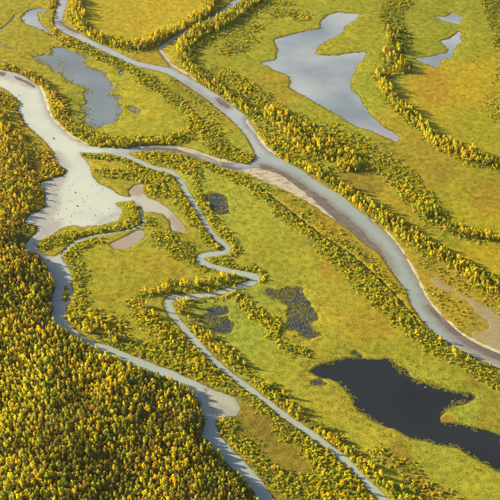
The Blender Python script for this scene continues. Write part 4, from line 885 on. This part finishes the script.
# tufts in the water
reed = np.zeros((NX, NY), np.float32)
for key, f in (('p6', .72), ('p7', .42), ('p8', .3), ('p9', .7), ('q4', .5), ('q3', .5), ('q1', .2)):
    reed = np.maximum(reed, min(1, f*1.45)*(WB[key] > -1.5)*(.28+.72*sstep(.36, .68, fbm(XX, YY, 9, 651, 3)+.12*(WB[key] < 2))))
for key, wd_, f in (('p2', 5, .6), ('dark', 2.2, .5), ('p3', 1.0, .35), ('p4', 1.0, .3), ('p1', 1.2, .35)):
    sh = (WB[key] > -1.5) & (WB[key] < wd_); reed = np.maximum(reed, f*sh*(fbm(XX, YY, 10, 661, 2) > .45))
for p, f in (([(430, 384, 3), (446, 389, 4), (460, 394, 4), (470, 398, 4), (462, 403, 4), (450, 408, 3.5), (443, 416, 3)], .85), ([(452, 391, 5), (466, 396, 6), (456, 404, 5)], .4), ([(392, 361, 3), (400, 368, 4), (410, 376, 4), (420, 381, 3)], .7), ([(498, 436, 4), (520, 446, 6)], .5), ([(478, 430, 1.5), (460, 426, 1), (446, 424, 1)], .35),
              ([(56, 59, 6), (62, 70, 4)], .25), ([(96, 122, 6), (84, 110, 6)], .35), ([(118, 100, 4), (120, 118, 4)], .35), ([(32, 58, 4), (45, 62, 4)], .4)):
    reed = np.maximum(reed, f*(line_sdf(p) > 0)*(fbm(XX, YY, 8, 671, 2) > .42))
# and dense low tufts in the fens round those ponds
fen = np.zeros((NX, NY), np.float32)
for key, wd_ in (('p6', 9), ('p7', 12), ('p9', 10), ('p8', 8), ('dark', 13), ('p2', 8), ('q4', 10)):
    fen = np.maximum(fen, .5*(WB[key] < -.5)*(WB[key] > -wd_)*(fbm(XX, YY, 9, 681, 2) > .45))
fen = fen*(water < -.6)
fx_, fy_, r = scatter(1.45, np.maximum(reed*(bank_cover < 0), fen*.5)*inframe, 12)
fz = np.maximum(sample(hgt, fx_, fy_, True), 0)
ft = np.array([alb((196, 188, 74)), alb((206, 186, 70)), alb((168, 170, 62))])[r.integers(0, 3, len(fx_))]*(1.0+.45*r.random((len(fx_), 1)))
pp = []
for k in range(4):
    o = proto(sedge_patch(20+k, .62, 10, .32, .38, 6), fx_[k], fy_[k], fz[k], ft[k], 'sedge_tuft'); o['label'] = 'tuft of sedge at the edge of a dark pond'; pp.append((o,))
fs = (.5+1.2*r.random(len(fx_)-4)**2)*np.where((WB['dark'][np.clip(np.rint(fx_[4:]-GX0).astype(int), 0, NX-1), np.clip(np.rint(fy_[4:]-GY0).astype(int), 0, NY-1)] > -1), 1.35, 1.)
instancer('pond_sedge', fx_[4:], fy_[4:], fz[4:], r.random(len(fx_)-4)*6.28, fs, (.7+.5*r.random(len(fx_)-4))*np.where(sample(water, fx_[4:], fy_[4:]) > -.5, 1., .55), r.integers(0, 4, len(fx_)-4), ft[4:], pp, 'tufts of sedge standing in and round the dark ponds')

# ---------------------------------------------------------------- stones in the shallow lake
M_stone = plain('wet_stone', (.09, .08, .07), .6)
def stone_mesh(k):
    r = np.random.default_rng(700+k)
    import bmesh
    bm = bmesh.new(); bmesh.ops.create_icosphere(bm, subdivisions=2, radius=1)
    ph = r.random(6)*6
    for q in bm.verts:
        c = q.co; f = 1+.22*math.sin(3*c.x+ph[0])*math.sin(2.5*c.y+ph[1])+.15*math.sin(5*c.z+4*c.x+ph[2])
        q.co = Vector((c.x*f*1.3, c.y*f*.9, c.z*f*.55))
    me = bpy.data.meshes.new('stone'); bm.to_mesh(me); bm.free(); me.materials.append(M_stone); return me
SM = [stone_mesh(k) for k in range(4)]
stones = [((53.5, 138.5), 1.5, 'on the upper channel'), ((75, 192.5), 1.1, ''), ((77, 206), 1.2, ''), ((57, 190), .6, ''), ((62, 196), .5, ''), ((69, 190), .6, ''), ((83, 202), .7, ''), ((90, 208), .6, ''), ((72, 201), .5, ''), ((60, 203), .6, ''), ((66, 209), .6, ''), ((58, 213), .5, ''), ((74, 213), .6, ''),
 ((82, 212), .5, ''), ((95, 216), .5, ''), ((102, 213), .6, ''), ((98, 204), .5, ''), ((87, 196), .5, ''), ((63, 219), .6, ''), ((52, 219), .6, ''), ((48, 224), .6, ''), ((44, 229), .7, ''), ((70, 221), .5, ''), ((55, 183), .5, ''), ((110, 216), .5, ''), ((61, 257.5), .8, ''), ((63, 268), .7, ''), ((19, 95.5), .9, ''), ((40, 236), .6, ''), ((80, 219), .5, ''), ((92, 220), .5, ''),
 ((205, 390), .9, ''), ((211, 407), .6, ''), ((213, 420), .6, ''), ((207, 420), .5, '')]
slab = {0: 'large dark stone standing alone in the channel above the pale lake', 1: 'dark stone in the middle of the pale lake, upper of the two largest', 2: 'dark stone in the middle of the pale lake, lower of the two largest', 25: 'dark stone at the tip of the hedge peninsula in the pale channel', 26: 'dark stone in the pale channel above the wooded islet', 27: 'dark stone in the channel near the left edge',
        31: 'dark stone at the upper edge of the grey sand fan', 32: 'small dark stone left of the grey sand fan', 33: 'small dark stone in the channel just below the grey sand fan', 34: 'small dark stone near the forest side below the grey sand fan'}
rs_ = np.random.default_rng(77)
stones = [(p, s*.68, q) for p, s, q in stones] + [((x, y), .28+.15*rs_.random(), '') for x, y in zip(48+62*rs_.random(26), 182+42*rs_.random(26)) if sample(WB['west'], *to_world((x, y))) > 3]
small = sorted([k for k in range(len(stones)) if k not in slab], key=lambda k: stones[k][0][1])
srow = {}
for q, nm_ in enumerate(('top rows', 'upper rows', 'middle rows', 'lower rows', 'bottom rows')):
    part = small[q*len(small)//5:(q+1)*len(small)//5]
    for k_, k in enumerate(sorted(part, key=lambda k: stones[k][0][0])): srow[k] = f'small dark stone in the shallow pale lake, {nm_}, {ORD[k_]}'
for k, (p, s, _) in enumerate(stones):
    q = to_world(p); o = add('stone', SM[k % 4]); o.location = (q[0], q[1], .05); o.rotation_euler = (0, 0, k*1.7); o.scale = (s, s, s)
    o['category'] = 'stone'; o['group'] = 'dark stones in the pale channel' if k in slab else 'small dark stones scattered over the shallow pale lake'
    o['label'] = slab.get(k) or srow[k]

# ---------------------------------------------------------------- white swan on the dark lake
def swan():
    import bmesh
    q = to_world((425.3, 387.5))
    rings = [(-.75, .02, .30), (-.6, .12, .26), (-.35, .24, .22), (0, .30, .20), (.3, .25, .20), (.5, .14, .22), (.56, .08, .34), (.55, .065, .55), (.52, .06, .72), (.56, .065, .84), (.66, .075, .88), (.74, .05, .86), (.8, .02, .84)]
    V, Fc = [], []; n = 10
    for i, (x, rr, z) in enumerate(rings):
        for s in range(n):
            t = 6.283*s/n
            if 5 <= i <= 9: V.append((x+math.cos(t)*rr, math.sin(t)*rr, z+.04*math.cos(t)*(i in (5, 9))))
            else: V.append((x, math.sin(t)*rr, z+math.cos(t)*rr*.75))
    for i in range(len(rings)-1):
        for s in range(n): Fc.append((i*n+s, i*n+(s+1) % n, (i+1)*n+(s+1) % n, (i+1)*n+s))
    e = bpy.data.objects.new('swan', None); col.objects.link(e); e.location = (q[0], q[1], -.06); e.rotation_euler = (0, 0, .5); e.scale = (1.05,)*3
    e['label'] = 'tiny white water bird floating on the dark lake'; e['category'] = 'bird'
    b = bpy.data.objects.new('body', npmesh('body', np.array(V), np.array(Fc), plain('white_feathers', (.75, .75, .73)))); col.objects.link(b); b.parent = e
    k = tubes('beak', [((.76, 0, .85), (.9, 0, .81), .035, .012)], plain('beak', (.5, .35, .03)))
    b2 = bpy.data.objects.new('beak', k); col.objects.link(b2); b2.parent = e
swan()
# ---------------------------------------------------------------- the hazy autumn air over the valley
hm = bpy.data.materials.new('haze'); hm.use_nodes = True; hn = hm.node_tree.nodes; hn.clear()
pv = hn.new('ShaderNodeVolumePrincipled'); pv.inputs['Color'].default_value = (.95, .95, .92, 1); pv.inputs['Density'].default_value = 0.000008; pv.inputs['Anisotropy'].default_value = .3
ho = hn.new('ShaderNodeOutputMaterial'); hm.node_tree.links.new(pv.outputs[0], ho.inputs['Volume'])
bx0, bx1, by0, by1, bz0, bz1 = float(ex.min())-50, float(ex.max())+50, float(ey.min())-50, float(ey.max())+50, -3.0, H+15
hv = [(x, y, z) for z in (bz0, bz1) for y in (by0, by1) for x in (bx0, bx1)]
hb = npmesh('haze', np.array(hv), np.array([(0, 2, 3, 1), (4, 5, 7, 6), (0, 1, 5, 4), (2, 6, 7, 3), (0, 4, 6, 2), (1, 3, 7, 5)]), hm)
add('haze', hb, 'stuff', label='thin warm haze over the whole valley')
print('birches', len(bx), 'willows', len(wx_), 'sedge', len(sx_), 'pond sedge', len(fx_), 'ground', NX, NY)
